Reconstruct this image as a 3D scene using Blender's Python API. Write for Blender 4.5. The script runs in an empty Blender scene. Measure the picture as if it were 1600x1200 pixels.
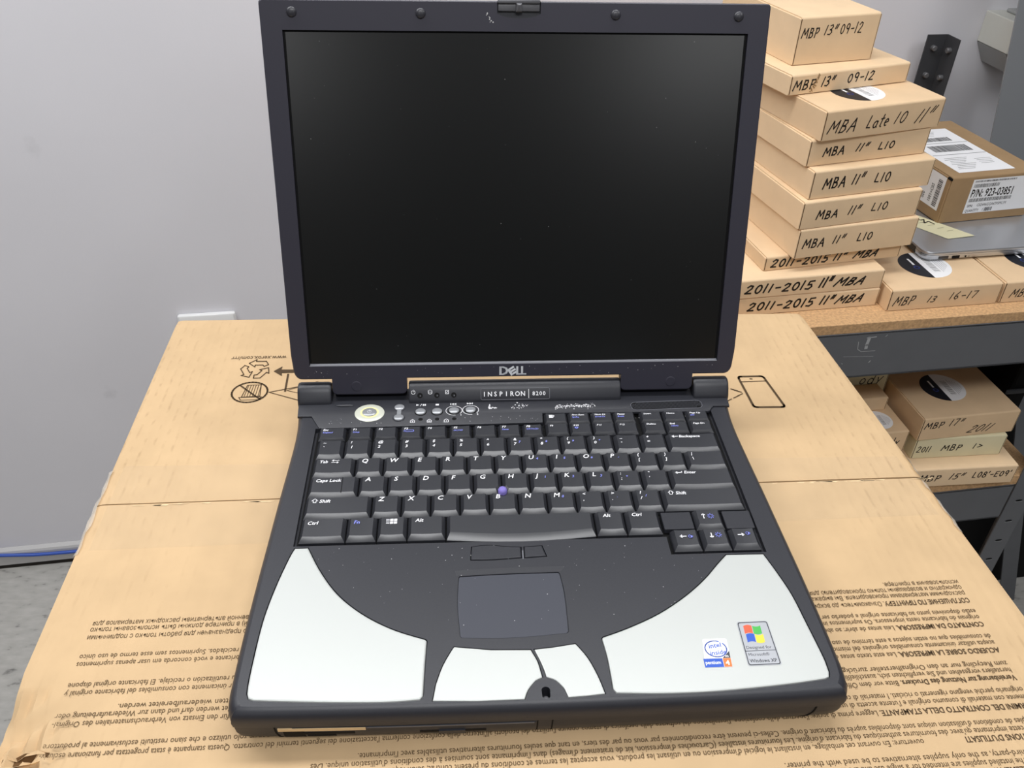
import bpy, math, random
from mathutils import Vector, Matrix
from mathutils.geometry import tessellate_polygon

# ------------------------------------------------------------------ units
# all lengths below are millimetres in the laptop's frame: x right, y back,
# z = 0 at the palm rest, the carton's top at z = -30, the floor at z = -1245
S = 0.001
ZF = 1245.0
random.seed(7)
scene = bpy.context.scene
COL = scene.collection

# ------------------------------------------------------------------ camera
cam_d = bpy.data.cameras.new('camera')
cam = bpy.data.objects.new('camera', cam_d)
COL.objects.link(cam)
cam.location = (-41.627 * S, -434.036 * S, (400.661 + ZF) * S)
cam.rotation_euler = (0.93173689, -0.02275995, -0.05693203)
cam_d.sensor_width = 36.0
cam_d.lens = 1350.118 * 36.0 / 1600.0
cam_d.clip_start = 0.02
scene.camera = cam

# ------------------------------------------------------------------ light
world = bpy.data.worlds.new('world')
scene.world = world
world.use_nodes = True
bg = world.node_tree.nodes['Background']
bg.inputs[0].default_value = (0.95, 0.97, 1.0, 1)
bg.inputs[1].default_value = 0.05

CEILING = 1.45            # metres above the palm rest plane


def ceiling_lamp(name, x, y, sx, sy, power, col=(0.985, 0.99, 1.0)):
    d = bpy.data.lights.new(name, 'AREA')
    d.shape = 'RECTANGLE'
    d.size, d.size_y = sx, sy
    d.energy = power
    d.color = col
    o = bpy.data.objects.new(name, d)
    o.location = (x, y, CEILING + ZF * S)
    COL.objects.link(o)
    return o


ceiling_lamp('ceiling_lamp', -0.55, 0.42, 2.6, 0.3, 34)
ceiling_lamp('ceiling_lamp', 0.0, -0.98, 1.3, 0.4, 20)
ceiling_lamp('ceiling_lamp', -1.55, 0.20, 0.6, 1.2, 9)
ceiling_lamp('ceiling_lamp', 1.45, -0.55, 0.6, 1.2, 13)
ceiling_lamp('ceiling_lamp', -1.20, -3.5, 0.6, 1.2, 17)
ceiling_lamp('ceiling_lamp', 1.25, -3.5, 0.6, 1.2, 17)

vs = scene.view_settings
vs.view_transform = 'Standard'
vs.look = 'None'
vs.exposure = 0.0
vs.gamma = 1.0
vs.use_curve_mapping = False


# ------------------------------------------------------------------ materials
def lin(c):
    c = c / 255.0
    return c / 12.92 if c <= 0.04045 else ((c + 0.055) / 1.055) ** 2.4


def rgb(r, g, b):
    return (lin(r), lin(g), lin(b), 1.0)


def mat(name, col, rough=0.5, metal=0.0, spec=0.5, vary=0.0, vscale=20.0, bump=0.0, bscale=800.0, bdist=0.0005, coat=0.0):
    m = bpy.data.materials.new(name)
    m.use_nodes = True
    nt = m.node_tree
    p = nt.nodes['Principled BSDF']
    c = rgb(*col)
    p.inputs['Base Color'].default_value = c
    p.inputs['Roughness'].default_value = rough
    p.inputs['Metallic'].default_value = metal
    p.inputs['Specular IOR Level'].default_value = spec
    if coat:
        p.inputs['Coat Weight'].default_value = coat
        p.inputs['Coat Roughness'].default_value = 0.15
    tc = nt.nodes.new('ShaderNodeTexCoord')
    if vary > 0:
        n = nt.nodes.new('ShaderNodeTexNoise')
        n.inputs['Scale'].default_value = vscale
        n.inputs['Detail'].default_value = 5
        nt.links.new(tc.outputs['Object'], n.inputs['Vector'])
        r = nt.nodes.new('ShaderNodeValToRGB')
        r.color_ramp.elements[0].position = 0.3
        r.color_ramp.elements[1].position = 0.7
        lo = tuple(x * (1 - vary) for x in c[:3]) + (1,)
        hi = tuple(min(1, x * (1 + vary)) for x in c[:3]) + (1,)
        r.color_ramp.elements[0].color = lo
        r.color_ramp.elements[1].color = hi
        nt.links.new(n.outputs['Fac'], r.inputs['Fac'])
        nt.links.new(r.outputs['Color'], p.inputs['Base Color'])
    if bump > 0:
        n = nt.nodes.new('ShaderNodeTexNoise')
        n.inputs['Scale'].default_value = bscale
        n.inputs['Detail'].default_value = 2
        nt.links.new(tc.outputs['Object'], n.inputs['Vector'])
        b = nt.nodes.new('ShaderNodeBump')
        b.inputs['Strength'].default_value = bump
        b.inputs['Distance'].default_value = bdist
        nt.links.new(n.outputs['Fac'], b.inputs['Height'])
        nt.links.new(b.outputs['Normal'], p.inputs['Normal'])
    return m


def carton_material(name, col):
    """kraft board: fine fibre mottling, faint flute lines along y and scuffed flute crests near the ends"""
    m = mat(name, col, 0.75, spec=0.25, vary=0.05, vscale=35, bump=0.0)
    nt = m.node_tree
    p = nt.nodes['Principled BSDF']
    tc = [n for n in nt.nodes if n.type == 'TEX_COORD'][0]
    base = p.inputs['Base Color'].links[0].from_socket
    wave = nt.nodes.new('ShaderNodeTexWave')
    wave.bands_direction = 'X'
    wave.inputs['Scale'].default_value = 42.0
    wave.inputs['Distortion'].default_value = 0.4
    wave.inputs['Detail'].default_value = 1.0
    nt.links.new(tc.outputs['Object'], wave.inputs['Vector'])
    # streaky noise stretched along the flutes
    mp = nt.nodes.new('ShaderNodeMapping')
    mp.inputs['Scale'].default_value = (170, 105, 60)
    nt.links.new(tc.outputs['Object'], mp.inputs['Vector'])
    st = nt.nodes.new('ShaderNodeTexNoise')
    st.inputs['Scale'].default_value = 1.0
    st.inputs['Detail'].default_value = 4
    nt.links.new(mp.outputs['Vector'], st.inputs['Vector'])
    big = nt.nodes.new('ShaderNodeTexNoise')
    big.inputs['Scale'].default_value = 7.0
    nt.links.new(tc.outputs['Object'], big.inputs['Vector'])
    # end mask: grows towards the left and right ends (|x| > 0.2 m)
    sep = nt.nodes.new('ShaderNodeSeparateXYZ')
    nt.links.new(tc.outputs['Object'], sep.inputs[0])
    ab = nt.nodes.new('ShaderNodeMath'); ab.operation = 'ABSOLUTE'
    nt.links.new(sep.outputs['X'], ab.inputs[0])
    mr = nt.nodes.new('ShaderNodeMapRange')
    mr.inputs['From Min'].default_value = 0.17
    mr.inputs['From Max'].default_value = 0.29
    nt.links.new(ab.outputs[0], mr.inputs['Value'])

    def mul(a, b):
        n = nt.nodes.new('ShaderNodeMath'); n.operation = 'MULTIPLY'
        nt.links.new(a, n.inputs[0])
        if isinstance(b, float):
            n.inputs[1].default_value = b
        else:
            nt.links.new(b, n.inputs[1])
        return n.outputs[0]

    def ramp(sock, a, b):
        n = nt.nodes.new('ShaderNodeMapRange')
        n.inputs['From Min'].default_value = a
        n.inputs['From Max'].default_value = b
        nt.links.new(sock, n.inputs['Value'])
        return n.outputs['Result']
    scuff = mul(mul(ramp(wave.outputs['Fac'], 0.72, 0.98), ramp(st.outputs['Fac'], 0.47, 0.68)), mul(mr.outputs['Result'], ramp(big.outputs['Fac'], 0.38, 0.6)))
    scuff = mul(scuff, 0.38)
    mix = nt.nodes.new('ShaderNodeMixRGB')
    mix.inputs['Color2'].default_value = rgb(140, 112, 78)
    nt.links.new(scuff, mix.inputs['Fac'])
    nt.links.new(base, mix.inputs['Color1'])
    nt.links.new(mix.outputs['Color'], p.inputs['Base Color'])
    b = nt.nodes.new('ShaderNodeBump')
    b.inputs['Strength'].default_value = 0.25
    b.inputs['Distance'].default_value = 0.0006
    nt.links.new(mul(wave.outputs['Fac'], mr.outputs['Result']), b.inputs['Height'])
    nt.links.new(b.outputs['Normal'], p.inputs['Normal'])
    return m


def floor_material():
    m = mat('floor_tile', (172, 172, 170), 0.35, spec=0.4)
    nt = m.node_tree
    p = nt.nodes['Principled BSDF']
    tc = [n for n in nt.nodes if n.type == 'TEX_COORD'][0]
    mp = nt.nodes.new('ShaderNodeMapping')
    mp.inputs['Scale'].default_value = (26, 62, 10)
    mp.inputs['Rotation'].default_value = (0, 0, 0.15)
    nt.links.new(tc.outputs['Object'], mp.inputs['Vector'])
    n = nt.nodes.new('ShaderNodeTexNoise')
    n.inputs['Scale'].default_value = 1.0
    n.inputs['Detail'].default_value = 4
    nt.links.new(mp.outputs['Vector'], n.inputs['Vector'])
    r = nt.nodes.new('ShaderNodeValToRGB')
    e = r.color_ramp.elements
    e[0].position, e[0].color = 0.28, rgb(112, 111, 108)
    e[1].position, e[1].color = 0.38, rgb(168, 166, 161)
    x = e.new(0.7); x.color = rgb(182, 180, 175)
    nt.links.new(n.outputs['Fac'], r.inputs['Fac'])
    nt.links.new(r.outputs['Color'], p.inputs['Base Color'])
    return m


def wall_material():
    m = mat('painted_wall', (223, 222, 227), 0.55, spec=0.3, vary=0.02, vscale=3, bump=0.15, bscale=300, bdist=0.0006)
    nt = m.node_tree
    p = nt.nodes['Principled BSDF']
    tc = [n for n in nt.nodes if n.type == 'TEX_COORD'][0]
    base = p.inputs['Base Color'].links[0].from_socket
    n = nt.nodes.new('ShaderNodeTexNoise')
    n.inputs['Scale'].default_value = 9
    n.inputs['Detail'].default_value = 6
    nt.links.new(tc.outputs['Object'], n.inputs['Vector'])
    mr = nt.nodes.new('ShaderNodeMapRange')
    mr.inputs['From Min'].default_value = 0.68
    mr.inputs['From Max'].default_value = 0.75
    mr.inputs['To Max'].default_value = 0.12
    nt.links.new(n.outputs['Fac'], mr.inputs['Value'])
    mix = nt.nodes.new('ShaderNodeMixRGB')
    mix.inputs['Color2'].default_value = rgb(120, 120, 122)
    nt.links.new(mr.outputs['Result'], mix.inputs['Fac'])
    nt.links.new(base, mix.inputs['Color1'])
    nt.links.new(mix.outputs['Color'], p.inputs['Base Color'])
    return m


def particle_board():
    m = mat('particle_board', (198, 160, 118), 0.8, spec=0.2, vary=0.2, vscale=260, bump=0.4, bscale=500, bdist=0.001)
    return m


def clear_tape(f=0.05):
    m = bpy.data.materials.new('clear_tape')
    m.use_nodes = True
    nt = m.node_tree
    nt.nodes.clear()
    out = nt.nodes.new('ShaderNodeOutputMaterial')
    tr = nt.nodes.new('ShaderNodeBsdfTransparent')
    tr.inputs[0].default_value = (0.99, 0.99, 0.985, 1)
    gl = nt.nodes.new('ShaderNodeBsdfPrincipled')
    gl.inputs['Base Color'].default_value = rgb(225, 215, 200)
    gl.inputs['Roughness'].default_value = 0.25
    mx = nt.nodes.new('ShaderNodeMixShader')
    mx.inputs[0].default_value = f
    nt.links.new(tr.outputs[0], mx.inputs[1])
    nt.links.new(gl.outputs[0], mx.inputs[2])
    nt.links.new(mx.outputs[0], out.inputs[0])
    return m


M = {}
M['wall'] = wall_material()
M['floor'] = floor_material()
M['base'] = mat('baseboard_paint', (196, 195, 195), 0.5)
M['gap'] = mat('dark_gap', (34, 29, 24), 0.9)  # near-black brown for the strip under the baseboard
M['carton'] = carton_material('carton_kraft', (194, 165, 127))
M['carton_edge'] = mat('carton_edge', (190, 150, 102), 0.85, spec=0.2, vary=0.12, vscale=300)
M['slit'] = mat('carton_slit', (92, 68, 44), 0.9, spec=0.1)
M['torn'] = mat('torn_paper', (222, 196, 156), 0.9, spec=0.1, vary=0.15, vscale=200)
M['print'] = mat('carton_print', (76, 60, 42), 0.8, spec=0.2)
M['print_thin'] = mat('carton_print_thin', (92, 74, 52), 0.8, spec=0.2)
M['tape'] = clear_tape()
M['tape_edge'] = clear_tape(0.45)
M['shell'] = mat('dark_plastic', (40, 41, 47), 0.42, spec=0.5, vary=0.08, vscale=900, bump=0.30, bscale=2600, bdist=0.00012)
M['shell_low'] = mat('dark_plastic_smooth', (45, 45, 49), 0.45, spec=0.45, bump=0.15, bscale=2600, bdist=0.0001)
M['bezel'] = mat('bezel_plastic', (50, 49, 60), 0.45, spec=0.45, bump=0.2, bscale=2600, bdist=0.0001)
M['black'] = mat('recess_black', (12, 12, 13), 0.7, spec=0.2)
M['screen'] = mat('lcd_matte', (8, 9, 9), 0.28, spec=0.75)
M['lip'] = mat('bezel_lip', (104, 105, 112), 0.4)
M['key'] = mat('key_plastic', (44, 45, 50), 0.33, spec=0.85, vary=0.04, vscale=900)
M['white'] = mat('white_print', (232, 232, 235), 0.6)
M['blue_print'] = mat('blue_print', (132, 140, 226), 0.6)
M['silver'] = mat('silver_paint', (190, 193, 190), 0.40, metal=0.2, spec=0.5, bump=0.10, bscale=2200, bdist=0.0001)
M['pad'] = mat('touchpad', (60, 62, 71), 0.5, spec=0.4)
M['button'] = mat('grey_button', (150, 152, 156), 0.3, metal=0.3)
M['ring'] = mat('power_ring', (206, 208, 194), 0.35, metal=0.2)
M['ring_yellow'] = mat('power_ring_inner', (226, 219, 160), 0.4)  # pale yellow, the inner ring's own colour
M['stick'] = mat('track_stick', (124, 112, 188), 0.7)
M['logo'] = mat('logo_silver', (224, 226, 229), 0.4)
M['post_grey'] = mat('post_grey', (136, 139, 143), 0.45)
M['latch'] = mat('latch_grey', (92, 92, 96), 0.35)
M['rubber'] = mat('rubber_bump', (52, 52, 58), 0.35)
M['tan'] = mat('bay_card', (212, 184, 140), 0.7)
M['dust'] = mat('dust', (200, 200, 200), 0.9)
M['kraft'] = mat('kraft_box', (228, 199, 162), 0.75, spec=0.25, vary=0.035, vscale=30, bump=0.05, bscale=600)
M['kraft_b'] = mat('kraft_box_warm', (222, 192, 155), 0.75, spec=0.25, vary=0.035, vscale=30)
M['kraft_dark'] = mat('kraft_box_brown', (160, 132, 98), 0.75, spec=0.25, vary=0.05, vscale=30)
M['kraft_yellow'] = mat('cream_box', (222, 213, 178), 0.75, spec=0.25, vary=0.03, vscale=30)
M['marker'] = mat('marker_ink', (30, 24, 20), 0.6)
M['paper'] = mat('label_paper', (240, 240, 242), 0.6)
M['label_black'] = mat('label_black', (22, 24, 32), 0.45)
M['label_blue'] = mat('label_blue', (70, 90, 180), 0.5)
M['barcode'] = mat('barcode_ink', (60, 60, 62), 0.6)
M['grey_ink'] = mat('grey_ink', (168, 168, 172), 0.6)
M['rack'] = mat('rack_grey', (98, 100, 104), 0.45, spec=0.4, vary=0.04, vscale=20)
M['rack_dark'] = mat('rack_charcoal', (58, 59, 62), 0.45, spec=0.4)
M['rivet'] = mat('rivet_steel', (110, 110, 112), 0.4, metal=0.4)
M['scrape'] = mat('paint_scrape', (168, 170, 172), 0.6)
M['board'] = particle_board()
M['alu'] = mat('aluminium', (196, 198, 202), 0.32, metal=0.75)
M['alu_dark'] = mat('dark_hinge', (48, 48, 50), 0.4)
M['note'] = mat('sticky_note', (226, 221, 184), 0.8)
M['beige'] = mat('beige_case', (198, 198, 190), 0.5)
M['beige_low'] = mat('grey_case', (150, 151, 150), 0.5)
M['plate'] = mat('white_plastic', (232, 232, 232), 0.35)
M['cable'] = mat('blue_cable', (52, 86, 176), 0.4)
M['orange'] = mat('sticker_orange', (236, 120, 60), 0.5)
M['red'] = mat('sticker_red', (226, 92, 62), 0.5)
M['green'] = mat('sticker_green', (72, 172, 78), 0.5)
M['yellow'] = mat('sticker_yellow', (244, 208, 66), 0.5)
M['blue'] = mat('sticker_blue', (44, 86, 186), 0.5)
M['sticker_grey'] = mat('sticker_grey', (172, 175, 180), 0.4, metal=0.3)
M['sticker_dark'] = mat('sticker_dark', (58, 60, 66), 0.5)


# ------------------------------------------------------------------ geometry helpers
class MB:
    """collects vertices and faces (mm) and links them as ONE mesh object"""

    def __init__(self, xf=None):
        self.v, self.f, self.xf = [], [], xf

    def add(self, pts):
        i = len(self.v)
        if self.xf:
            pts = [self.xf(*p) for p in pts]
        self.v += [tuple(p) for p in pts]
        return i

    def poly(self, pts):
        i = self.add(pts)
        self.f.append(tuple(range(i, i + len(pts))))
        return self

    def loft(self, loops, cap0=True, cap1=True):
        n = len(loops[0])
        i = self.add([p for l in loops for p in l])
        for k in range(len(loops) - 1):
            a, b = i + k * n, i + (k + 1) * n
            for j in range(n):
                j2 = (j + 1) % n
                self.f.append((a + j, a + j2, b + j2, b + j))
        if cap0:
            self.f.append(tuple(range(i + n - 1, i - 1, -1)))
        if cap1:
            e = i + (len(loops) - 1) * n
            self.f.append(tuple(range(e, e + n)))
        return self

    def box(self, x0, x1, y0, y1, z0, z1, b=0.0):
        if b <= 0:
            lp = [(x0, y0), (x1, y0), (x1, y1), (x0, y1)]
            return self.loft([[(x, y, z0) for x, y in lp], [(x, y, z1) for x, y in lp]])
        def lp(d, z):
            e = b - d
            q = [(x0 + d + e, y0 + d), (x1 - d - e, y0 + d), (x1 - d, y0 + d + e), (x1 - d, y1 - d - e),
                 (x1 - d - e, y1 - d), (x0 + d + e, y1 - d), (x0 + d, y1 - d - e), (x0 + d, y0 + d + e)]
            return [(x, y, z) for x, y in q]
        return self.loft([lp(b * .9, z0), lp(b * .3, z0 + b * .3), lp(0, z0 + b), lp(0, z1 - b), lp(b * .3, z1 - b * .3), lp(b * .9, z1)])

    def prism(self, poly, z0, z1, b=0.0):
        if b <= 0:
            return self.loft([[(x, y, z0) for x, y in poly], [(x, y, z1) for x, y in poly]])
        p2 = inset(poly, b * .3)
        p3 = inset(poly, b)
        return self.loft([[(x, y, z0) for x, y in poly], [(x, y, z1 - b) for x, y in poly],
                          [(x, y, z1 - b * .3) for x, y in p2], [(x, y, z1) for x, y in p3]])

    def flat(self, poly, z):
        return self.poly([(x, y, z) for x, y in poly])

    def holed(self, outer, holes, z, up=True):
        loops = [outer] + holes
        pts = [p for l in loops for p in l]
        tris = tessellate_polygon([[Vector((x, y, 0)) for x, y in l] for l in loops])
        i = self.add([(x, y, z) for x, y in pts])
        for t in tris:
            a, b, c = (pts[k] for k in t)
            cr = (b[0] - a[0]) * (c[1] - a[1]) - (b[1] - a[1]) * (c[0] - a[0])
            if abs(cr) < 1e-9:
                continue
            if (cr > 0) != up:
                t = (t[0], t[2], t[1])
            self.f.append(tuple(i + k for k in t))
        return self

    def tube(self, path, r, n=10):
        loops = []
        for k, p in enumerate(path):
            a = Vector(path[max(0, k - 1)]); b = Vector(path[min(len(path) - 1, k + 1)])
            t = (b - a).normalized()
            up = Vector((0, 0, 1)) if abs(t.z) < .9 else Vector((1, 0, 0))
            u = t.cross(up).normalized(); w = t.cross(u)
            rr = r[k] if isinstance(r, (list, tuple)) else r
            loops.append([tuple(Vector(p) + rr * (math.cos(2 * math.pi * j / n) * u + math.sin(2 * math.pi * j / n) * w)) for j in range(n)])
        return self.loft(loops)

    def lathe(self, prof, c=(0, 0), n=24, sy=1.0):
        """prof: list of (radius, z) from bottom to top"""
        loops = [[(c[0] + r * math.cos(2 * math.pi * j / n), c[1] + sy * r * math.sin(2 * math.pi * j / n), z) for j in range(n)] for r, z in prof]
        return self.loft(loops)

    def ribbon(self, path, w, plane):
        """flat stroke along 2-D path; plane(x, y) -> 3-D"""
        h = w / 2
        for k in range(len(path) - 1):
            (x0, y0), (x1, y1) = path[k], path[k + 1]
            L = math.hypot(x1 - x0, y1 - y0) or 1e-6
            dx, dy = (x1 - x0) / L * h, (y1 - y0) / L * h
            a, b = (x0 - dx * .7, y0 - dy * .7), (x1 + dx * .7, y1 + dy * .7)
            self.poly([plane(a[0] + dy, a[1] - dx), plane(b[0] + dy, b[1] - dx), plane(b[0] - dy, b[1] + dx), plane(a[0] - dy, a[1] + dx)])
        return self

    def build(self, name, m, parent=None, smooth=None):
        off = Vector(root_origin(parent)) if parent else Vector((0, 0, -ZF))
        me = bpy.data.meshes.new(name)
        me.from_pydata([((Vector(p) - off) * S)[:] for p in self.v], [], self.f)
        me.materials.append(M[m] if isinstance(m, str) else m)
        if smooth:
            me.shade_smooth()
            me.set_sharp_from_angle(angle=math.radians(smooth))
        me.update()
        o = bpy.data.objects.new(name, me)
        COL.objects.link(o)
        o.parent = parent
        return o


ORG = {}


def root_origin(o):
    while o.parent:
        o = o.parent
    return ORG.get(o.name, (0, 0, 0))


def thing(name, label, cat, loc, rotz=0.0, group=None, keep_frame=False, rot=None):
    """an Empty at the thing's base; keep_frame: parts are given in laptop-frame mm"""
    o = bpy.data.objects.new(name, None)
    o.empty_display_size = 0.02
    COL.objects.link(o)
    o.location = (loc[0] * S, loc[1] * S, (loc[2] + ZF) * S)
    o.rotation_euler = rot if rot else (0, 0, rotz)
    o['label'] = label
    o['category'] = cat
    if group:
        o['group'] = group
    ORG[o.name] = tuple(loc) if keep_frame else (0, 0, 0)
    return o


def inset(poly, d):
    """miter inset of a counter-clockwise loop"""
    n = len(poly); out = []
    for i in range(n):
        x0, y0 = poly[i - 1]; x1, y1 = poly[i]; x2, y2 = poly[(i + 1) % n]
        ax, ay = x1 - x0, y1 - y0; bx, by = x2 - x1, y2 - y1
        la, lb = math.hypot(ax, ay) or 1e-9, math.hypot(bx, by) or 1e-9
        n1 = (-ay / la, ax / la); n2 = (-by / lb, bx / lb)
        mx, my = n1[0] + n2[0], n1[1] + n2[1]
        k = max(0.35, (mx * mx + my * my) / 2)
        out.append((x1 + d * mx / k, y1 + d * my / k))
    return out


def ccw(poly):
    a = sum(poly[i - 1][0] * poly[i][1] - poly[i][0] * poly[i - 1][1] for i in range(len(poly)))
    return poly if a > 0 else poly[::-1]


def rounded(pts, seg=4):
    """pts: (x, y) or (x, y, r): corners with r are filleted"""
    out = []; n = len(pts)
    for i in range(n):
        p = pts[i]; r = p[2] if len(p) > 2 else 0
        if r <= 0:
            out.append((p[0], p[1])); continue
        a, b = pts[i - 1], pts[(i + 1) % n]
        va = Vector((a[0] - p[0], a[1] - p[1])); vb = Vector((b[0] - p[0], b[1] - p[1]))
        ra = min(r, va.length * .49); rb = min(r, vb.length * .49)
        A = Vector(p[:2]) + va.normalized() * ra; B = Vector(p[:2]) + vb.normalized() * rb; C = Vector(p[:2])
        for k in range(seg + 1):
            t = k / seg
            q = A * (1 - t) ** 2 + C * 2 * t * (1 - t) + B * t * t
            out.append((q.x, q.y))
    return ccw(out)


def spline(pts, n=5):
    """open Catmull-Rom through 2-D points"""
    out = []
    for i in range(len(pts) - 1):
        p0 = pts[max(0, i - 1)]; p1 = pts[i]; p2 = pts[i + 1]; p3 = pts[min(len(pts) - 1, i + 2)]
        for k in range(n):
            t = k / n
            out.append(tuple(0.5 * (2 * p1[d] + (p2[d] - p0[d]) * t + (2 * p0[d] - 5 * p1[d] + 4 * p2[d] - p3[d]) * t * t + (3 * p1[d] - p0[d] - 3 * p2[d] + p3[d]) * t ** 3) for d in (0, 1)))
    out.append(tuple(pts[-1][:2]))
    return out


# ---- print: glyph outlines of the built-in font, laid out by hand
ASCII = ''.join(chr(c) for c in range(33, 127))
EXTRA = 'АБВГДЕЖЗИЙКЛМНОПРСТУФХЦЧШЩЪЫЬЭЮЯабвгдежзийклмнопрстуфхцчшщъыьэюяéèêàùçóíúúõãôêéáäöüßÖÀÈ®™'
GLYPH = {}


def make_glyphs():
    tmp = []

    def mk(body, off):
        c = bpy.data.curves.new('tmp', 'FONT')
        c.body = body; c.resolution_u = 2; c.offset = off
        o = bpy.data.objects.new('tmp', c); COL.objects.link(o); tmp.append(o)
        return o
    chars = sorted(set(ASCII + EXTRA))
    hh = mk('HH', 0)
    rec = [(ch, mk(ch, 0), mk(ch, 0.016), mk('H' + ch + 'H', 0)) for ch in chars]
    dg = bpy.context.evaluated_depsgraph_get(); dg.update()

    def grab(o):
        me = o.evaluated_get(dg).to_mesh()
        v = [(p.co.x, p.co.y) for p in me.vertices]; f = [tuple(p.vertices) for p in me.polygons]
        o.evaluated_get(dg).to_mesh_clear()
        return v, f

    def width(o):
        v, _ = grab(o)
        return max(p[0] for p in v) - min(p[0] for p in v)
    w0 = width(hh)
    for ch, a, b, c in rec:
        GLYPH[ch] = (grab(a), grab(b), width(c) - w0)
    (cv, cf), (bv, bf), ca = GLYPH['Н']
    k = .745
    GLYPH['н'] = (([(x * k, y * k) for x, y in cv], cf), ([(x * k, y * k) for x, y in bv], bf), ca * k)
    for o in tmp:
        d = o.data
        bpy.data.objects.remove(o)
        bpy.data.curves.remove(d)


make_glyphs()


def text_width(s, size, track=0.0):
    return sum((0.28 if ch == ' ' else GLYPH[ch][2]) + track for ch in s) * size


def text(mb, s, size, plane, x=0.0, y=0.0, align='l', shear=0.0, bold=False, track=0.0, sx=1.0):
    """plane(x, y) -> 3-D point; x, y in mm"""
    w = text_width(s, size, track) * sx
    cx = x - (w if align == 'r' else w / 2 if align == 'c' else 0)
    for ch in s:
        if ch == ' ':
            cx += (0.28 + track) * size * sx; continue
        g = GLYPH[ch]
        v, f = g[1] if bold else g[0]
        i = mb.add([plane(cx + (px + shear * py) * size * sx, y + py * size) for px, py in v])
        mb.f += [tuple(i + k for k in t) for t in f]
        cx += (g[2] + track) * size * sx
    return mb


# ---- handwriting: single-stroke letters (unit height 1)
def arc(cx, cy, rx, ry, a0, a1, n=8):
    return [(cx + rx * math.cos(math.radians(a0 + (a1 - a0) * k / n)), cy + ry * math.sin(math.radians(a0 + (a1 - a0) * k / n))) for k in range(n + 1)]


HAND = {
    'M': (.95, [[(0, 0), (.18, 1), (.45, .35), (.78, 1), (.85, 0)]]),
    'B': (.7, [[(.08, 0), (.12, 1)], [(.1, .97), (.45, .95), (.52, .75), (.4, .56), (.12, .52)], [(.12, .52), (.5, .46), (.58, .22), (.4, .02), (.02, 0)]]),
    'P': (.68, [[(.08, 0), (.14, 1)], [(.06, .95), (.5, .98), (.58, .72), (.4, .48), (.12, .45)]]),
    'A': (.8, [[(0, 0), (.42, 1), (.68, 0)], [(.15, .38), (.62, .4)]]),
    'L': (.55, [[(.1, 1), (.04, .05), (.45, .02)]]),
    'E': (.6, [[(.5, 1), (.08, .97), (.05, .02), (.5, 0)], [(.07, .52), (.42, .54)]]),
    'D': (.7, [[(.08, 0), (.1, 1)], [(.02, 1), (.45, .85), (.58, .45), (.4, .08), (.02, 0)]]),
    'a': (.55, [arc(.25, .27, .2, .27, 40, 330), [(.44, .52), (.43, .1), (.52, .02)]]),
    't': (.42, [[(.2, 1), (.18, .1), (.32, .02)], [(.02, .66), (.38, .7)]]),
    'e': (.5, [[(.06, .28), (.4, .34)] + arc(.24, .3, .18, .26, 10, 300)]),
    'o': (.5, [arc(.24, .28, .2, .27, 90, 450)]),
    'd': (.55, [arc(.24, .27, .2, .27, 30, 330), [(.46, 1), (.44, .02)]]),
    'y': (.5, [[(.04, .56), (.2, .15)], [(.44, .58), (.2, .1), (.05, -.35)]]),
    '0': (.58, [arc(.27, .5, .22, .48, 80, 440, 12)]),
    '1': (.28, [[(.12, 1), (.07, 0)]]),
    '2': (.6, [[(.04, .78), (.22, 1), (.45, .9), (.42, .6), (.04, .04), (.52, .03)]]),
    '3': (.56, [[(.04, .93), (.3, 1), (.42, .8), (.28, .56), (.14, .52), (.36, .46), (.46, .24), (.28, .02), (.0, .06)]]),
    '5': (.58, [[(.5, 1), (.12, .97), (.08, .55), (.36, .58), (.46, .3), (.28, .03), (.0, .08)]]),
    '6': (.55, [[(.36, 1), (.1, .55), (.06, .2), (.25, .0), (.44, .2), (.32, .45), (.1, .35)]]),
    '7': (.55, [[(.02, .95), (.46, .98), (.2, 0)]]),
    '8': (.58, [arc(.28, .75, .19, .23, -90, 270, 10), arc(.28, .26, .24, .26, 90, 450, 10)]),
    '9': (.55, [arc(.26, .7, .2, .26, 0, 360, 10), [(.46, .72), (.38, 0)]]),
    '-': (.55, [[(.08, .45), (.45, .48)]]),
    '/': (.4, [[(.35, 1), (.02, 0)]]),
    '"': (.38, [[(.14, 1.08), (.04, .62)], [(.34, 1.1), (.24, .64)]]),
    "'": (.22, [[(.12, 1.05), (.06, .78)]]),
    '>': (.5, [[(.04, .8), (.42, .5), (.02, .2)]]),
}


def hand(mb, s, plane, x, y, h, w=1.4, gap=.16, slant=0.12, jig=0.03, stretch=1.0, space=.55):
    rnd = random.Random(s + str(x))
    cx = x
    for ch in s:
        if ch == ' ':
            cx += space * h * stretch; continue
        adv, strokes = HAND[ch]
        dy = rnd.uniform(-jig, jig) * h; k = rnd.uniform(.93, 1.07)
        for st in strokes:
            mb.ribbon([(cx + (px + slant * py) * h * stretch, y + dy + py * h * k) for px, py in st], w, plane)
        cx += (adv + gap) * h * stretch
    return mb


# ------------------------------------------------------------------ room
RY = math.radians(6.0)
RO = (462.7, 576.1)          # rack's front reference point; wall runs parallel to it


def rk(x, y, z):
    """rack frame (along wall, towards wall, z) -> laptop frame"""
    c, s = math.cos(RY), math.sin(RY)
    return (RO[0] + c * x - s * y, RO[1] + s * x + c * y, z)


WALL_Y = 655.0


def struct(name, mb, m, label):
    o = mb.build(name, m)
    o['kind'] = 'structure'
    o['label'] = label
    return o


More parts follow.
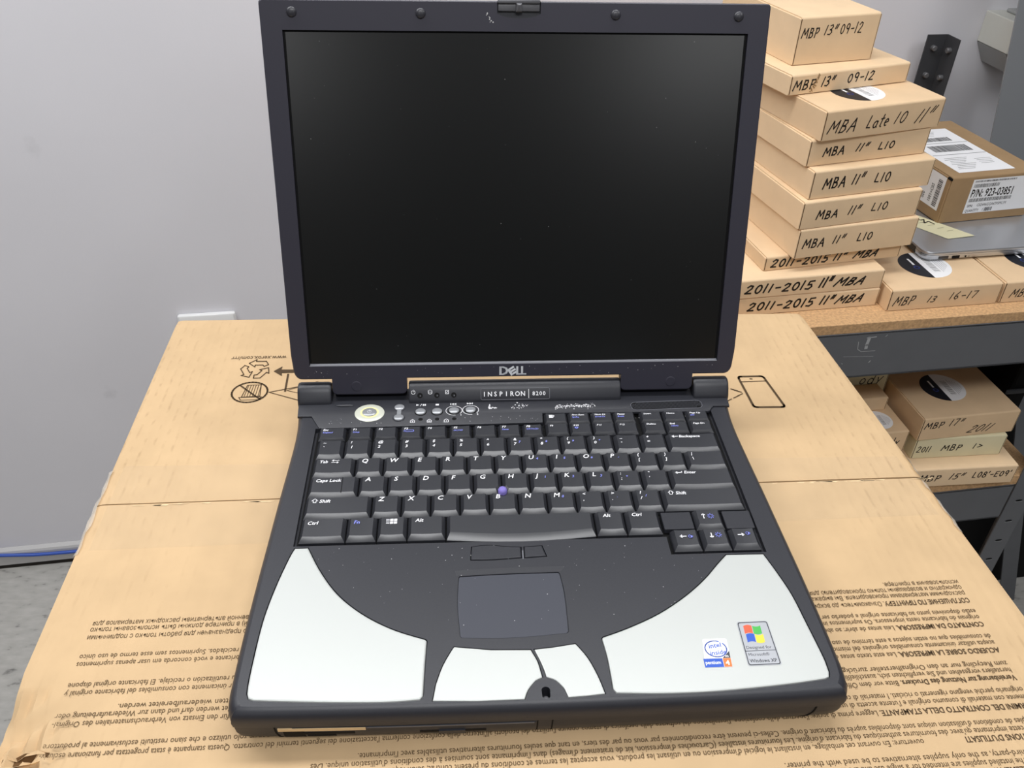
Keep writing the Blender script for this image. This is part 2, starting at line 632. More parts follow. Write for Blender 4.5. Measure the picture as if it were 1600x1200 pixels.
struct('floor', MB().box(-4000, 4000, -4200, 1700, -ZF - 60, -ZF), 'floor', 'grey speckled vinyl floor')
struct('wall_back', MB(rk).box(-3600, 3200, WALL_Y, WALL_Y + 100, -ZF + .5, 1500), 'wall', 'painted pale grey wall behind the carton')
bb = MB(rk)
bb.loft([[rk_p for rk_p in [(-3600, WALL_Y - .5, z), (-3600, WALL_Y - d, z), (3200, WALL_Y - d, z), (3200, WALL_Y - .5, z)]] for d, z in ((11, -ZF + 13), (11, -ZF + 50), (9, -ZF + 56), (2, -ZF + 62))])
struct('baseboard_back', bb, 'base', 'pale baseboard along the foot of the wall')
struct('trim_1', MB(rk).box(-3600, 3200, WALL_Y - 9, WALL_Y - .5, -ZF + .2, -ZF + 12.8), 'gap', 'dark strip in the gap under the baseboard')


# ------------------------------------------------------------------ carton (laptop stands on it)
def carton():
    t = thing('shipping_carton', 'large brown printer carton with printed flaps, standing under the open laptop', 'box', (0, 10, -ZF), keep_frame=True)
    Z = -30.0

    def xl(y):
        return -292.0 - (y + 155) * 7.0 / 408.0

    def xr(y):
        return 299.0 - (y - 21) * 16.0 / 228.0 if y > 21 else 299.0 - (y - 21) * 9.0 / 126.0
    yb, yf = 251.0, -238.0

    def drop(x, y):
        a, b = xl(y), xr(y)
        e = min(x - a, b - x)
        d = 0.0
        if e < 6:
            d += 1.3 * (1 - e / 6) ** 2
        eb = min(yb - y, y - yf)
        if eb < 4:
            d += 1.0 * (1 - eb / 4) ** 2
        r = math.hypot((x + 284) / 1.0, (y + 160) / 1.25)
        if r < 32:
            k = 1 - r / 32
            d += 7 * k * k + 3.0 * k * (1 + math.sin(x * .72 + y * .10)) + 1.4 * k * (1 + math.sin(y * .35 - x * .2))
        r = math.hypot(x + 268, (y + 176) * 1.6)
        if r < 18:
            d += 6 * (1 - r / 18) * (1 + .6 * math.sin(x * .9 + y * .7))
        return d + 0.12 * (1 + math.sin(x * .021 + y * .03))

    def flap(y0f, y1f, nx, ny, name):
        mb = MB()
        rows = []
        for top in (True, False):
            g = []
            for j in range(ny + 1):
                row = []
                for i in range(nx + 1):
                    s = i / nx
                    s = .5 - .5 * math.cos(math.pi * s) if nx < 70 else s
                    yy0, yy1 = y0f(s), y1f(s)
                    y = yy0 + (yy1 - yy0) * j / ny
                    x = xl(y) + (xr(y) - xl(y)) * s
                    dz = drop(x, y)
                    row.append((x, y, Z - dz - (0 if top else 4)))
                g.append(row)
            rows.append(g)
        i0 = mb.add([p for g in rows for r in g for p in r])
        W_ = nx + 1; N = W_ * (ny + 1)
        for j in range(ny):
            for i in range(nx):
                a = i0 + j * W_ + i
                mb.f.append((a, a + 1, a + 1 + W_, a + W_))
                mb.f.append((a + N, a + W_ + N, a + 1 + W_ + N, a + 1 + N))
        for i in range(nx):
            a = i0 + i; mb.f.append((a, a + N, a + 1 + N, a + 1))
            a = i0 + ny * W_ + i; mb.f.append((a, a + 1, a + 1 + N, a + N))
        for j in range(ny):
            a = i0 + j * W_; mb.f.append((a, a + W_, a + W_ + N, a + N))
            a = i0 + j * W_ + nx; mb.f.append((a, a + N, a + W_ + N, a + W_))
        return mb.build(name, 'carton', t, 40)
    seam = lambda s: 11.5 + 9.5 * s
    back = flap(lambda s: seam(s) + .5, lambda s: yb, 60, 24, 'flap')
    front = flap(lambda s: yf, lambda s: seam(s) - .5 - 1.2 * max(0, s - .5), 150, 60, 'flap')

    # body: four walls below the flaps
    mb = MB()
    q = [(xl(yf) + 1, yf + 1), (xr(yf) - 1, yf + 1), (xr(yb) - 1, yb - 1), (xl(yb) + 1, yb - 1)]
    q = inset(q, 1.5)
    per = []
    for k in range(4):
        (x0, y0), (x1, y1) = q[k], q[(k + 1) % 4]
        per += [(x0 + (x1 - x0) * a / 50, y0 + (y1 - y0) * a / 50) for a in range(50)]
    mb.loft([[(x, y, -ZF + .3) for x, y in per], [(x, y, Z - 4.3 - drop(x, y)) for x, y in per]], True, False)
    mb.build('body', 'carton', t)
    # clear tape, slit open along the seam
    zt = Z + .06
    for (y0, y1) in ((13, 49), (-31, 10)):
        mb = MB()
        n = 24
        for k in range(n):
            s0, s1 = k / n, (k + 1) / n
            if y0 > 0:
                a0, a1, b0, b1 = seam(s0) + 1.2, seam(s1) + 1.2, 44 + 7 * (1 - s0), 44 + 7 * (1 - s1)
            else:
                a0, a1, b0, b1 = -31 + 13 * s0, -31 + 13 * s1, seam(s0) - 1.6, seam(s1) - 1.6
            X = lambda s, y: xl(y) + 8 + (xr(y) - xl(y) - 16) * s
            mb.poly([(X(s0, a0), a0, zt), (X(s1, a1), a1, zt), (X(s1, b1), b1, zt), (X(s0, b0), b0, zt)])
        mb.build('tape', 'tape', t)
    # crumpled tape folded over both ends of the seam, and frayed seam edges
    rnd = random.Random(3)
    for side in (-1, 1):
        mb = MB()
        ys = [-34 + 6.2 * k for k in range(14)]
        for k in range(13):
            for (e0, e1, dz0, dz1) in ((2.0, -1.2, .15, -2.0), (-1.2, -2.2, -2.0, -10)):
                p = []
                for (yy, e, dz) in ((ys[k], e0, dz0), (ys[k + 1], e0, dz0), (ys[k + 1], e1, dz1), (ys[k], e1, dz1)):
                    r2 = random.Random(int(yy * 10) + int(e * 7) + side * 99)
                    x = (xl(yy) + e if side < 0 else xr(yy) - e) + r2.uniform(-1, 1)
                    p.append((x, yy, Z + dz + r2.uniform(0, .6)))
                mb.poly(p)
        mb.build('tape_end', 'tape_edge', t, 60)
    mb = MB()
    for k in range(70):
        s = rnd.uniform(0.02, .995)
        if .33 < s < .72:
            continue
        y = seam(s) - 1 - rnd.uniform(0, 1.0); x = xl(y) + (xr(y) - xl(y)) * s
        L = rnd.uniform(3, 16)
        mb.poly([(x, y, Z + .1), (x + L, y + .15, Z + .1), (x + L * .8, y - rnd.uniform(.3, 1.2), Z + .1), (x + L * .2, y - rnd.uniform(.3, .9), Z + .1)])
    o = mb.build('frayed_seam', 'torn', t); o['kind'] = 'stuff'
    # torn paper at the crushed corner: the tear's shade painted dark between two curled lips
    def lip(pts, h0, h1, m_, nm):
        mb = MB()
        n = len(pts) // 2
        a, b = pts[:n], pts[n:]
        i = mb.add([(x, y, Z - drop(x, y) + h0) for x, y in a] + [(x, y, Z - drop(x, y) + h1 * (1 - abs(2 * k / (n - 1) - 1)) + .25) for k, (x, y) in enumerate(b)])
        for k in range(n - 1):
            mb.f.append((i + k, i + k + 1, i + n + k + 1, i + n + k))
        mb.build(nm, m_, t)
    lip([(-286, -172), (-281, -170.4), (-275, -169.6), (-269, -169.4), (-262, -170.2), (-286, -174), (-281, -175), (-275, -174.8), (-269, -173.4), (-262, -170.8)], .2, .05, 'slit', 'rip')
    lip([(-287, -174.4), (-281, -175.2), (-275, -175.0), (-269, -173.6), (-263, -171), (-286, -178), (-281, -180.4), (-275, -179.6), (-269, -176), (-263, -171.6)], .4, 2.6, 'torn', 'torn_lip')
    lip([(-284, -170.8), (-279, -169.8), (-274, -169.2), (-268, -169.0), (-263, -169.8), (-283, -172.4), (-279, -172.6), (-274, -172.2), (-268, -171.0), (-263, -170.2)], .6, 2.2, 'carton', 'torn_lip')

    # printed paragraphs: read from the back of the carton, so upside down here
    yaw = 0.0138
    rl = lambda x0, y0: (lambda x, y: (x0 - x - yaw * y * -1, y0 - y - yaw * x, Z + .22))
    SZ = 5.0
    KC = 49.0 / text_width('использования в принтере.', SZ)
    LEFT, X0 = -264.5, 278.5

    def para(lines):
        """each line: (y, heading, text from the right margin, text that ends at the left margin or None, end x)"""
        def put(st, x, sx, al='l', bold=False):
            one = text(MB(), st, SZ, pl, x, 0, align=al, bold=bold, sx=sx)
            one.build('printed_heading' if bold else 'printed_line', 'print' if bold else 'print_thin', t)
        for (y0, hd, rt, lt, fit) in lines:
            KX = KC * (1.03 if any('а' <= ch <= 'я' for ch in rt) else 1.12)
            pl = rl(X0, y0 + 1.8)
            w = 0.0
            if hd:
                put(hd, 0, KX, bold=True)
                w = text_width(hd + ' ', SZ) * KX
            k = KX
            if fit is not None:
                k = (X0 - fit - w) / text_width(rt, SZ)
            put(rt, w, k)
            if lt:
                put(lt, X0 - LEFT, KX, 'r')

    para([(-93.2, 'СОГЛАШЕНИЕ ПО ПРИНТЕРУ.', 'Ознакомьтесь до вскрытия упаковки', 'Этот принтер предназначен для работы только с подлинными', None),
          (-87.6, '', 'расходными материалами производителя. Вы выражаете', 'для печати изображений) в принтере должны быть использованы только', None),
          (-83.0, '', 'однократно и возвращены только производителю для', 'качестве единственной альтернативы расходных материалов для', None),
          (-78.4, '', 'использования в принтере.', None, None)])
    para([(-111.8, 'CONTRATO DA IMPRESSORA.', 'Leia antes de abrir: ao abrir esta embalagem', 'do fabricante e você concorda em usar apenas suprimentos', None),
          (-106.6, '', 'originais do fabricante nesta impressora. Os suprimentos instalados', 'refabricados ou reciclados. Suprimentos sem esse termo de uso único', None),
          (-102.0, '', 'estão disponíveis junto ao fabricante original e poderão ser usados', None, None)])
    para([(-130.7, 'ACUERDO SOBRE LA IMPRESORA.', 'Lea este texto antes de abrir', 'utilizar únicamente con consumibles del fabricante original y', None),
          (-125.5, '', 'acepta utilizar únicamente consumibles originales del mismo', 'para su reutilización o reciclaje. El fabricante original dispone', None),
          (-120.8, '', 'de consumibles que no están sujetos a este término de uso único.', None, None)])
    para([(-149.8, 'Vereinbarung zur Nutzung des Druckers.', 'Bitte vor dem Öffnen lesen', 'nur für den Einsatz von Verbrauchsmaterialien des Original-', None),
          (-144.8, '', 'herstellers vorgesehen und Sie verpflichten sich, ausschließlich', 'verwendet werden darf und dann zur Wiederaufarbeitung oder', None),
          (-140.2, '', 'zum Recycling nur an den Originalhersteller zurückgeschickt wird. Alternative Verbrauchsmaterialien, die nicht unter diese Bedingungen für den einmaligen Gebrauch fallen, sind beim Hersteller erhältlich und können von Ihnen oder Dritten wiederaufbereitet werden.', None, -233)])
    para([(-168.0, 'TERMINI DEL CONTRATTO DELLA STAMPANTE.', "Leggere prima di aprire: l'apertura della confezione, l'installazione del software della periferica di stampa oppure l'utilizzo dei prodotti all'interno della confezione conferma l'accettazione dei seguenti termini del contratto. Questa stampante è stata progettata per funzionare esclusiv-", None, LEFT),
          (-162.6, '', "amente con materiali di consumo originali e l'utente accetta di usare", 'per un solo utilizzo e che siano restituiti esclusivamente al produttore', None),
          (-157.8, '', 'originario perché vengano rigenerati o riciclati. I materiali di consumo', None, None)])
    para([(-186.2, "CONDITIONS D'UTILISATI                   ", "ouverture: En ouvrant cet emballage, en installant le logiciel d'impression ou en utilisant les produits, vous acceptez les termes et conditions du présent contrat, selon lequel vous vous engagez à n'", None, None),
          (-181.6, '', "utiliser cette imprimante qu'avec des fournitures authentiques du fabricant d'origine. Les fournitures installées (Cartouches d'impression, kit de traitement d'images) dans l'imprimante sont soumises à des conditions d'utilisation unique. Des", None, None),
          (-177.0, '', "exemples de conditions d'utilisation unique sont disponibles auprès du fabricant d'origine. Celles-ci peuvent être reconditionnées par vous ou par des tiers, en tant que seules fournitures alternatives utilisables avec l'imprimante.", None, -99)])
    para([(-204.6, 'PRINTER AGREEMENT.', 'Read before opening: opening this package, installing the print driver software or using the products within constitutes acceptance of the following terms. This printer is designed to work only with', None, None),
          (-200.0, '', 'this printer. The installed supplies are intended for a single use and are to be returned only to the original manufacturer for remanufacture or recycling. Supplies without this term may be used by', None, None),
          (-195.4, '', 'you, or a third-party, as the only supplies alternatives to be used with the printer.', None, 126)])
    # pictograms near the back
    zi = Z + .22
    P = lambda x, y: (x, y, zi)
    mb = MB(); text(mb, 'www.xerox.com/rrr', 8.0, rl(-191.5, 190.5), 0, 0, sx=46.5 / text_width('www.xerox.com/rrr', 8.0))
    mb.build('printed_address', 'print', t)
    mb = MB()           # recycling loop of three folded arrows
    cx, cy, R0 = -214.5, 170.5, 12.0
    for k in range(3):
        a = math.radians(120 * k + 180)
        def rot(px, py):
            c, s = math.cos(a), math.sin(a)
            return (cx + (c * px - s * py) * 1.12, cy + (s * px + c * py) * 1.25)
        arm = [(-8.6, -5.4), (-6.2, -9.4), (1.2, -9.4), (1.2, -11.6), (6.2, -7.2), (1.2, -2.9), (1.2, -5.0), (-4.4, -5.0), (-5.6, -3.4), (-8.6, -5.4)]
        mb.ribbon([rot(*p) for p in arm], .85, P)
    mb.build('recycling_symbol', 'print', t)
    mb = MB()           # crossed-out cartridge
    ring = [(-213.6 + 14.2 * math.cos(i * math.pi / 16), 138.5 + 13.6 * math.sin(i * math.pi / 16)) for i in range(33)]
    mb.ribbon(ring, 1.5, P)
    mb.ribbon([(-223, 148), (-204, 129)], 1.5, P)
    mb.ribbon([(-217, 148), (-206, 148.5), (-204.5, 133), (-219, 132), (-217, 148)], .7, P)
    for k in range(6):
        mb.ribbon([(-216 + k * 2, 147.6), (-217 + k * 2.2, 133)], .5, P)
    mb.ribbon([(-221, 131.5), (-203, 132), (-205, 128.2), (-219, 128), (-221, 131.5)], .7, P)
    mb.build('no_bin_symbol', 'print', t)
    mb = MB()           # block arrow
    mb.poly([P(-199, 167.3), P(-192.6, 174.2), P(-192.8, 169.6), P(-176, 169.2), P(-176, 165.2), P(-191.8, 164.8), P(-191, 160.2)])
    mb.ribbon([(-186.2, 162.6), (-185.2, 139)], 1.6, P)
    mb.ribbon([(-172, 146), (-198, 138), (-168, 124.5)], .8, P)
    mb.ribbon([(-184, 140), (-160, 152)], .5, P)
    mb.ribbon([(-184, 140), (-160, 131)], .5, P)
    mb.build('arrow_symbol', 'print', t)
    mb = MB()           # cartridge/phone-like pictogram at the right
    ph = rounded([(194.6, 149.5, 3), (216.5, 149.8, 3), (222.6, 106.8, 3), (196.8, 107.2, 3)])
    mb.ribbon(ph + ph[:1], 1.9, P)
    mb.ribbon([(195.6, 142), (217, 142.8)], .9, P)
    mb.ribbon([(204.3, 146), (206, 146)], 1.2, P)
    for a, b in (((176, 136.5), (182, 133.5)), ((184, 132.4), (189, 129.8)), ((176, 115.5), (181, 118.6)), ((183, 119.8), (188, 122.8))):
        mb.ribbon([a, b], .9, P)
    mb.ribbon([(186.5, 130.4), (192, 127.6)], .9, P); mb.ribbon([(187, 122.4), (192, 125.6)], .9, P)
    mb.build('cartridge_symbol', 'print', t)


carton()


# ------------------------------------------------------------------ laptop
LZ = -30.0
lap = thing('laptop', 'open charcoal laptop with silver palm rests and a dark screen, on the big carton', 'laptop', (0, -36, LZ), keep_frame=True)

# plan outline of the base
half = [(-163.2, 104), (-163.2, 82), (-161.4, 62), (-161.0, 44), (-161.8, 16), (-163.0, -16), (-164.0, -50), (-165.2, -90), (-165.9, -130), (-165.9, -160)]
hs = spline(half, 4)
front = [(-165.0, -168), (-162.5, -172.6), (-157, -174.6), (-110, -175.9), (-55, -176.6), (0, -176.9)]
fs = spline(front, 4)
left = hs + fs[:-1]
outline = ccw(left + [(0, -176.9)] + [(-x, y) for x, y in left[::-1]])

pL = ccw(spline([(-136.6, -61.2), (-127.9, -78.6), (-117.5, -94.9), (-106.8, -106.7), (-94.2, -116.8), (-79.7, -125.2), (-63.2, -131.8)], 4)
         + spline([(-62.2, -133.0), (-62.9, -149.6), (-63.4, -167.5)], 4) + spline([(-65.2, -170.0), (-84, -170.7), (-116, -169.4), (-151.5, -166.9)], 4)
         + [(-154.4, -165.6), (-155.6, -162.4)] + spline([(-156.0, -158), (-156.1, -143.2), (-155.3, -115.8), (-152.2, -92.0), (-147.7, -69.7), (-145.2, -61.4)], 4))
pR = ccw(spline([(120.4, -76.0), (113.2, -83.3), (102.4, -94.8), (87.8, -107.3), (70, -119.2), (51, -128.3), (35.2, -134.2)], 4)
         + spline([(34.4, -135.4), (35.7, -148.5), (35.9, -167.6)], 4) + spline([(37.6, -170.3), (63.3, -171.6), (92.2, -171.4), (128, -169.0), (151.5, -166.4)], 4)
         + [(154.6, -165.2), (155.7, -162.0)] + spline([(156.0, -155), (155.6, -147.8), (154.1, -130.1), (152.2, -109), (148.5, -91.5), (144.4, -76.2)], 4))
bL = ccw([(-47.7, -137.2), (-27.2, -140.0), (-5.2, -140.8)] + spline([(-3.6, -144.5), (-1.7, -149.6), (-.1, -159.0)], 3) + spline([(-4.1, -160.9), (-8.2, -166.0), (-10.6, -171.9)], 3)
         + [(-35.6, -172.0), (-59.2, -170.9)] + spline([(-57.6, -160.7), (-54.0, -149.2), (-48.6, -138.4)], 3))
bR = ccw([(-4.0, -140.7), (7.3, -139.6), (19.7, -137.8)] + spline([(21, -139.5), (25.8, -147.8), (29.8, -159.4), (32.2, -170.4)], 3) + [(21.5, -171.3), (11.9, -171.7)]
         + spline([(10.1, -166.0), (6.2, -161.2), (1.3, -159.0)], 3) + spline([(.6, -155), (-1.0, -149.2), (-3.0, -143.6)], 3))
qL = ccw(spline([(-36.9, -64.2), (-30.4, -63.2), (-23.3, -63.2), (-16.2, -64.4), (-5.6, -65.3)], 3) + spline([(-5.6, -74.7), (-23.8, -75.8), (-37.6, -75.6)], 3))
qR = ccw([(-4.4, -65.2), (7.5, -64.6), (9.8, -74.0), (-4.6, -74.9)])
pad = ccw(spline([(-44.3, -87.6), (-18.5, -86.6), (15.4, -86.4)], 4) + spline([(16.2, -88), (17.5, -104), (17.0, -129.8)], 4) + spline([(15.8, -131.0), (-4.6, -132.6), (-23.4, -133.0), (-43.2, -132.0)], 4) + spline([(-44.4, -130.8), (-45.8, -108.7), (-44.9, -89)], 4))
well = ccw([(-146.6, 53.5), (-146.2, -60.2), (86.6, -60.2), (86.6, -75.0), (146.6, -75.0), (146.0, 68.0), (18.4, 68.0), (18.4, 56.0)])
slot = [(.6 + 2.4 * math.cos(a * math.pi / 8), -169.6 + 2.4 * math.sin(a * math.pi / 8) + (1.7 if 0 < a < 8 else -1.7 if a > 8 else 0)) for a in range(16)]
slot = ccw([(.6 + 2.3 * math.cos(a), -168.2 + (1.6 if math.sin(a) >= 0 else -1.6) + 2.0 * math.sin(a)) for a in [k * math.pi / 8 for k in range(16)]])

def shrink(poly, d):
    return [(x * (165.0 - d) / 165.0, -36.0 + (y + 36.0) * (141.0 - d) / 141.0) for x, y in poly]


mb = MB()
levels = [(-12.0, .3), (-9, 0), (-6, .25), (-3.4, 1.1), (-1.6, 2.3), (-.5, 3.6), (0, 4.7)]
loops = [[(x, y, z) for x, y in shrink(outline, d)] for z, d in levels]
mb.loft(loops, False, False)
top = shrink(outline, 4.7)
holes = [(pL, 2.2), (pR, 2.2), (bL, 2.6), (bR, 2.6), (qL, 2.6), (qR, 2.6), (pad, .9), (well, 3.4), (slot, 8)]
mb.holed(top, [h for h, d in holes], 0)
for h, d in holes:
    lp = [(x, y, 0) for x, y in h]
    i = mb.add(lp + [(x, y, -d) for x, y in h])
    n = len(h)
    for k in range(n):
        k2 = (k + 1) % n
        mb.f.append((i + k2, i + k, i + n + k, i + n + k2))
    mb.f.append(tuple(range(i + n, i + 2 * n)))
shell = mb.build('upper_shell', 'shell', lap, 35)

mb = MB()
levels = [(-30, 9.5), (-29.4, 7.5), (-27, 4.6), (-23, 2.3), (-18, 1.1), (-12.4, .7)]
mb.loft([[(x, y, z) for x, y in shrink(outline, d)] for z, d in levels])
low = mb.build('lower_shell', 'shell_low', lap, 35)

# panels and buttons set into the deck
MB().prism(inset(pL, .45), -2.0, .25, .9).build('palm_panel', 'silver', lap)
MB().prism(inset(pR, .45), -2.0, .25, .9).build('palm_panel', 'silver', lap)
MB().prism(inset(bL, .4), -2.4, .1, .5).build('touchpad_button', 'silver', lap)
MB().prism(inset(bR, .4), -2.4, .1, .5).build('touchpad_button', 'silver', lap)
MB().prism(inset(qL, .45), -2.4, .6, .8).build('stick_button', 'shell', lap)
MB().prism(inset(qR, .45), -2.4, .6, .8).build('stick_button', 'shell', lap)
MB().poly([(-5.6, -69, .72), (-4.8, -69, .72), (-4.9, -75.6, .3), (-5.6, -75.6, .3)]).build('button_divider', 'lip', lap)
MB().prism(inset(pad, .35), -.8, -.25, .2).build('touchpad', 'pad', lap)
# bevelled ledge along the back of the touchpad
MB().loft([[(-47.0, -83.2, .02), (-46, -87.0, .02), (-46, -87.0, -.3), (-47, -83.2, -.3)], [(-18, -82.0, .02), (-18, -86.0, .02), (-18, -86.0, -.3), (-18, -82, -.3)], [(19.5, -82.0, .02), (17, -85.8, .02), (17, -85.8, -.3), (19.5, -82, -.3)]]).build('touchpad_ledge', 'lip' if False else 'key', lap)
mb = MB(); mb.lathe([(1.9, -7.8), (1.6, -3.5), (.6, -3.2)], (.6, -169.6), 14); mb.build('latch_spring', 'latch', lap, 40)

# stickers on the right palm panel
zS = .42
mb = MB(); mb.flat(rounded([(91.0, -138.2, 1.2), (104.6, -138.4, 1.2), (103.2, -156.8, .4), (88.4, -156.8, .4)]), zS)
st = mb.build('processor_sticker', 'paper', lap)
MB().flat([(88.5, -151.2), (99.0, -151.2), (98.8, -156.7), (88.4, -156.7)], zS + .05).build('sticker_band', 'blue', st)
MB().flat([(99.2, -151.2), (103.6, -151.2), (103.2, -156.7), (99.0, -156.7)], zS + .05).build('sticker_band', 'orange', st)
MB().flat([(104.0, -146.6), (103.6, -151.1), (99.3, -151.1)], zS + .05).build('sticker_corner', 'sticker_dark', st)
mb = MB()
P2 = lambda x, y: (x, y, zS + .07)
mb.ribbon([(97.0 + 6.0 * math.cos(a) , -145.0 + 5.2 * math.sin(a)) for a in [math.radians(65 + 335 * k / 26) for k in range(27)]], .65, P2)
text(mb, 'intel', 4.2, lambda x, y: (93.2 + x + .05 * y, -144.6 + y + .12 * x, zS + .08), bold=True)
text(mb, 'inside', 4.0, lambda x, y: (93.0 + x + .05 * y, -149.0 + y + .06 * x, zS + .08), bold=True)
mb.build('sticker_print', 'blue', st)
mb = MB()
text(mb, 'pentium', 3.2, lambda x, y: (89.0 + x, -154.8 + y, zS + .08), bold=True, sx=.82)
text(mb, '4', 4.4, lambda x, y: (100.2 + x, -155.6 + y, zS + .08), bold=True)
text(mb, 'm', 2.6, lambda x, y: (100.9 + x, -150.6 + y, zS + .08), bold=True)
mb.build('sticker_print', 'paper', st)

mb = MB(); mb.flat(rounded([(113.2, -127.4, 1.6), (131.3, -127.2, 1.6), (130.9, -156.6, 1.6), (112.0, -156.8, 1.6)]), zS)
st = mb.build('system_sticker', 'sticker_grey', lap)
mb = MB()
fr = rounded([(113.9, -128.1, 1.3), (130.6, -127.9, 1.3), (130.2, -155.9, 1.3), (112.7, -156.1, 1.3)])
mb.ribbon(fr + fr[:1], .5, P2)
mb.ribbon([(113.1, -147.2), (130.2, -147.0)], .35, P2)
text(mb, 'Designed for', 2.9, P2, 114.0, -145.9, sx=.95)
text(mb, 'Microsoft®', 2.7, P2, 114.0, -150.4, sx=.95)
text(mb, 'Windows XP', 3.1, P2, 113.8, -154.6, bold=True, sx=.9)
mb.build('sticker_print', 'sticker_dark', st)
for (c0, c1, r0, r1, m) in ((0, .48, .52, 1, 'red'), (.52, 1, .52, 1, 'green'), (0, .48, 0, .48, 'blue'), (.52, 1, 0, .48, 'yellow')):
    mb = MB(); pts = []
    wv = lambda u: .9 * math.sin(u * math.pi * 2)
    up = [(116.4 + 9.8 * (c0 + (c1 - c0) * k / 6), -141.6 + 11.2 * r1 + wv(c0 + (c1 - c0) * k / 6) * .8) for k in range(7)]
    dn = [(116.0 + 9.8 * (c0 + (c1 - c0) * k / 6), -141.6 + 11.2 * r0 + wv(c0 + (c1 - c0) * k / 6) * .8) for k in range(7)]
    mb.flat(ccw(up + dn[::-1]), zS + .07)
    mb.build('flag_pane', m, st)

# control strip behind the keys
strip = ccw([(-161.2, 66.5), (-151, 66.5), (-143.8, 52.4), (17.9, 54.6), (18.6, 65.6), (144.2, 64.4), (148.6, 70.5), (161.2, 70.5), (162.6, 84), (-162.6, 84)])
ZS = 1.3
cs = MB().prism(strip, -.5, ZS, .5).build('control_strip', 'shell', lap, 40)

hump_prof = [(79.8, -1), (80.0, 1.6), (80.9, 3.8), (82.4, 6.2), (84.4, 9.2), (86.0, 11.0), (88.2, 12.5), (91, 12.9), (94, 12.2), (97.5, 9.2), (100.5, 3), (102.2, -4), (102.4, -12), (88, -12), (81, -6)]


def hump(x0, x1, name, r=1.2):
    ys = sum(p[0] for p in hump_prof) / len(hump_prof); zs = sum(p[1] for p in hump_prof) / len(hump_prof)
    sc = lambda k: [(y + (ys - y) * k, z + (zs - z) * k) for y, z in hump_prof]
    mbh = MB()
    L = []
    for x, k in ((x0, .10), (x0 + .3 * r, .04), (x0 + r, 0), (x1 - r, 0), (x1 - .3 * r, .04), (x1, .10)):
        L.append([(x, y, z) for y, z in sc(k)][::-1])
    mbh.loft(L)
    return mbh.build(name, 'shell', lap, 40)


hc = hump(-80.6, 79.6, 'hinge_cover')
hump(-162.8, -138.2, 'hinge_cover', 2.0)
hump(136.0, 162.8, 'hinge_cover', 2.0)
# plane of the sloped face of the hinge cover
fA = Vector((0, 81.6, 5.0)); fB = Vector((0, 85.2, 10.1)); fd = (fB - fA).normalized(); fn = Vector((0, -fd.z, fd.y))
HP = lambda x, s: tuple(fA + fd * s + fn * .35 + Vector((x, 0, 0)))
mb = MB()
fr = rounded([(-26.6, -2.2, 1.2), (25.2, -2.2, 1.2), (25.2, 6.2, 1.2), (-26.6, 6.2, 1.2)])
mb.ribbon(fr + fr[:1], .35, HP)
badge = mb.build('badge_frame', 'lip', hc)
mb = MB()
for k, ch in enumerate('INSPIRON'):
    text(mb, ch, 5.0, HP, -24.0 + k * 4.15, .3, bold=True, align='c', sx=.95)
mb.ribbon([(9.4, -1.3), (9.4, 5.2)], .4, HP)
text(mb, '8200', 4.1, HP, 12.2, .6, bold=True, track=.14)
mb.build('badge_lettering', 'white', hc)
for k, x in enumerate((-72.2, -59.6, -47.0)):
    mb = MB()
    mb.poly([HP(x + 2.0 * math.cos(a), 1.8 + 2.0 * math.sin(a)) for a in [i * math.pi / 8 for i in range(16)]])
    led = mb.build('indicator_lamp', 'black', hc)
    MB().poly([HP(x + .3 + .7 * math.cos(a), 1.5 + .7 * math.sin(a)) for a in [i * math.pi / 5 for i in range(10)]]).build('lens', 'lip', led)
    mb = MB()
    xi = x - 5.0
    if k == 0:
        mb.ribbon([(xi + 1.4 * math.cos(a), 4.2 + 1.4 * math.sin(a)) for a in [math.radians(120 + 300 * i / 12) for i in range(13)]], .35, HP)
        mb.ribbon([(xi, 4.4), (xi, 6.0)], .35, HP)
    elif k == 1:
        mb.ribbon([(xi + 1.4 * math.cos(a), 5.0 + .8 * math.sin(a)) for a in [math.radians(30 * i) for i in range(13)]], .35, HP)
        mb.ribbon([(xi - 1.4, 5.0), (xi - 1.3, 3.2), (xi, 2.7), (xi + 1.3, 3.2), (xi + 1.4, 5)], .4, HP)
    else:
        mb.ribbon([(xi - 1.1, 2.8), (xi + 1.1, 2.8), (xi + 1.1, 5.4), (xi - 1.1, 5.4), (xi - 1.1, 2.8)], .4, HP)
        mb.ribbon([(xi - .5, 3.6), (xi + .5, 4.6)], .4, HP)
    mb.build('indicator_icon', 'white', hc)

# power button, rocker and media buttons
pw = MB().lathe([(10.9, ZS - .2), (10.9, ZS + .25), (10.3, ZS + .6), (7.2, ZS + .7)], (-109.0, 68.9), 32, .93).build('power_ring', 'ring', cs, 40)
MB().lathe([(6.8, ZS), (6.8, ZS + .76), (5.2, ZS + .8)], (-109.0, 68.9), 28, .93).build('ring_inner', 'ring_yellow', pw, 40)
MB().lathe([(5.3, ZS), (5.3, ZS + 1.1), (4.7, ZS + 1.5), (2, ZS + 1.6)], (-109.0, 68.9), 28, .9).build('power_button', 'button', pw, 40)
mb = MB(); PP = lambda x, y: (x, y, ZS + 1.68)
mb.ribbon([(-109 + 1.4 * math.cos(a), 68.7 + 1.4 * math.sin(a)) for a in [math.radians(125 + 290 * k / 12) for k in range(13)]], .4, PP)
mb.ribbon([(-109, 69), (-109, 70.6)], .4, PP)
mb.build('power_symbol', 'white', pw)
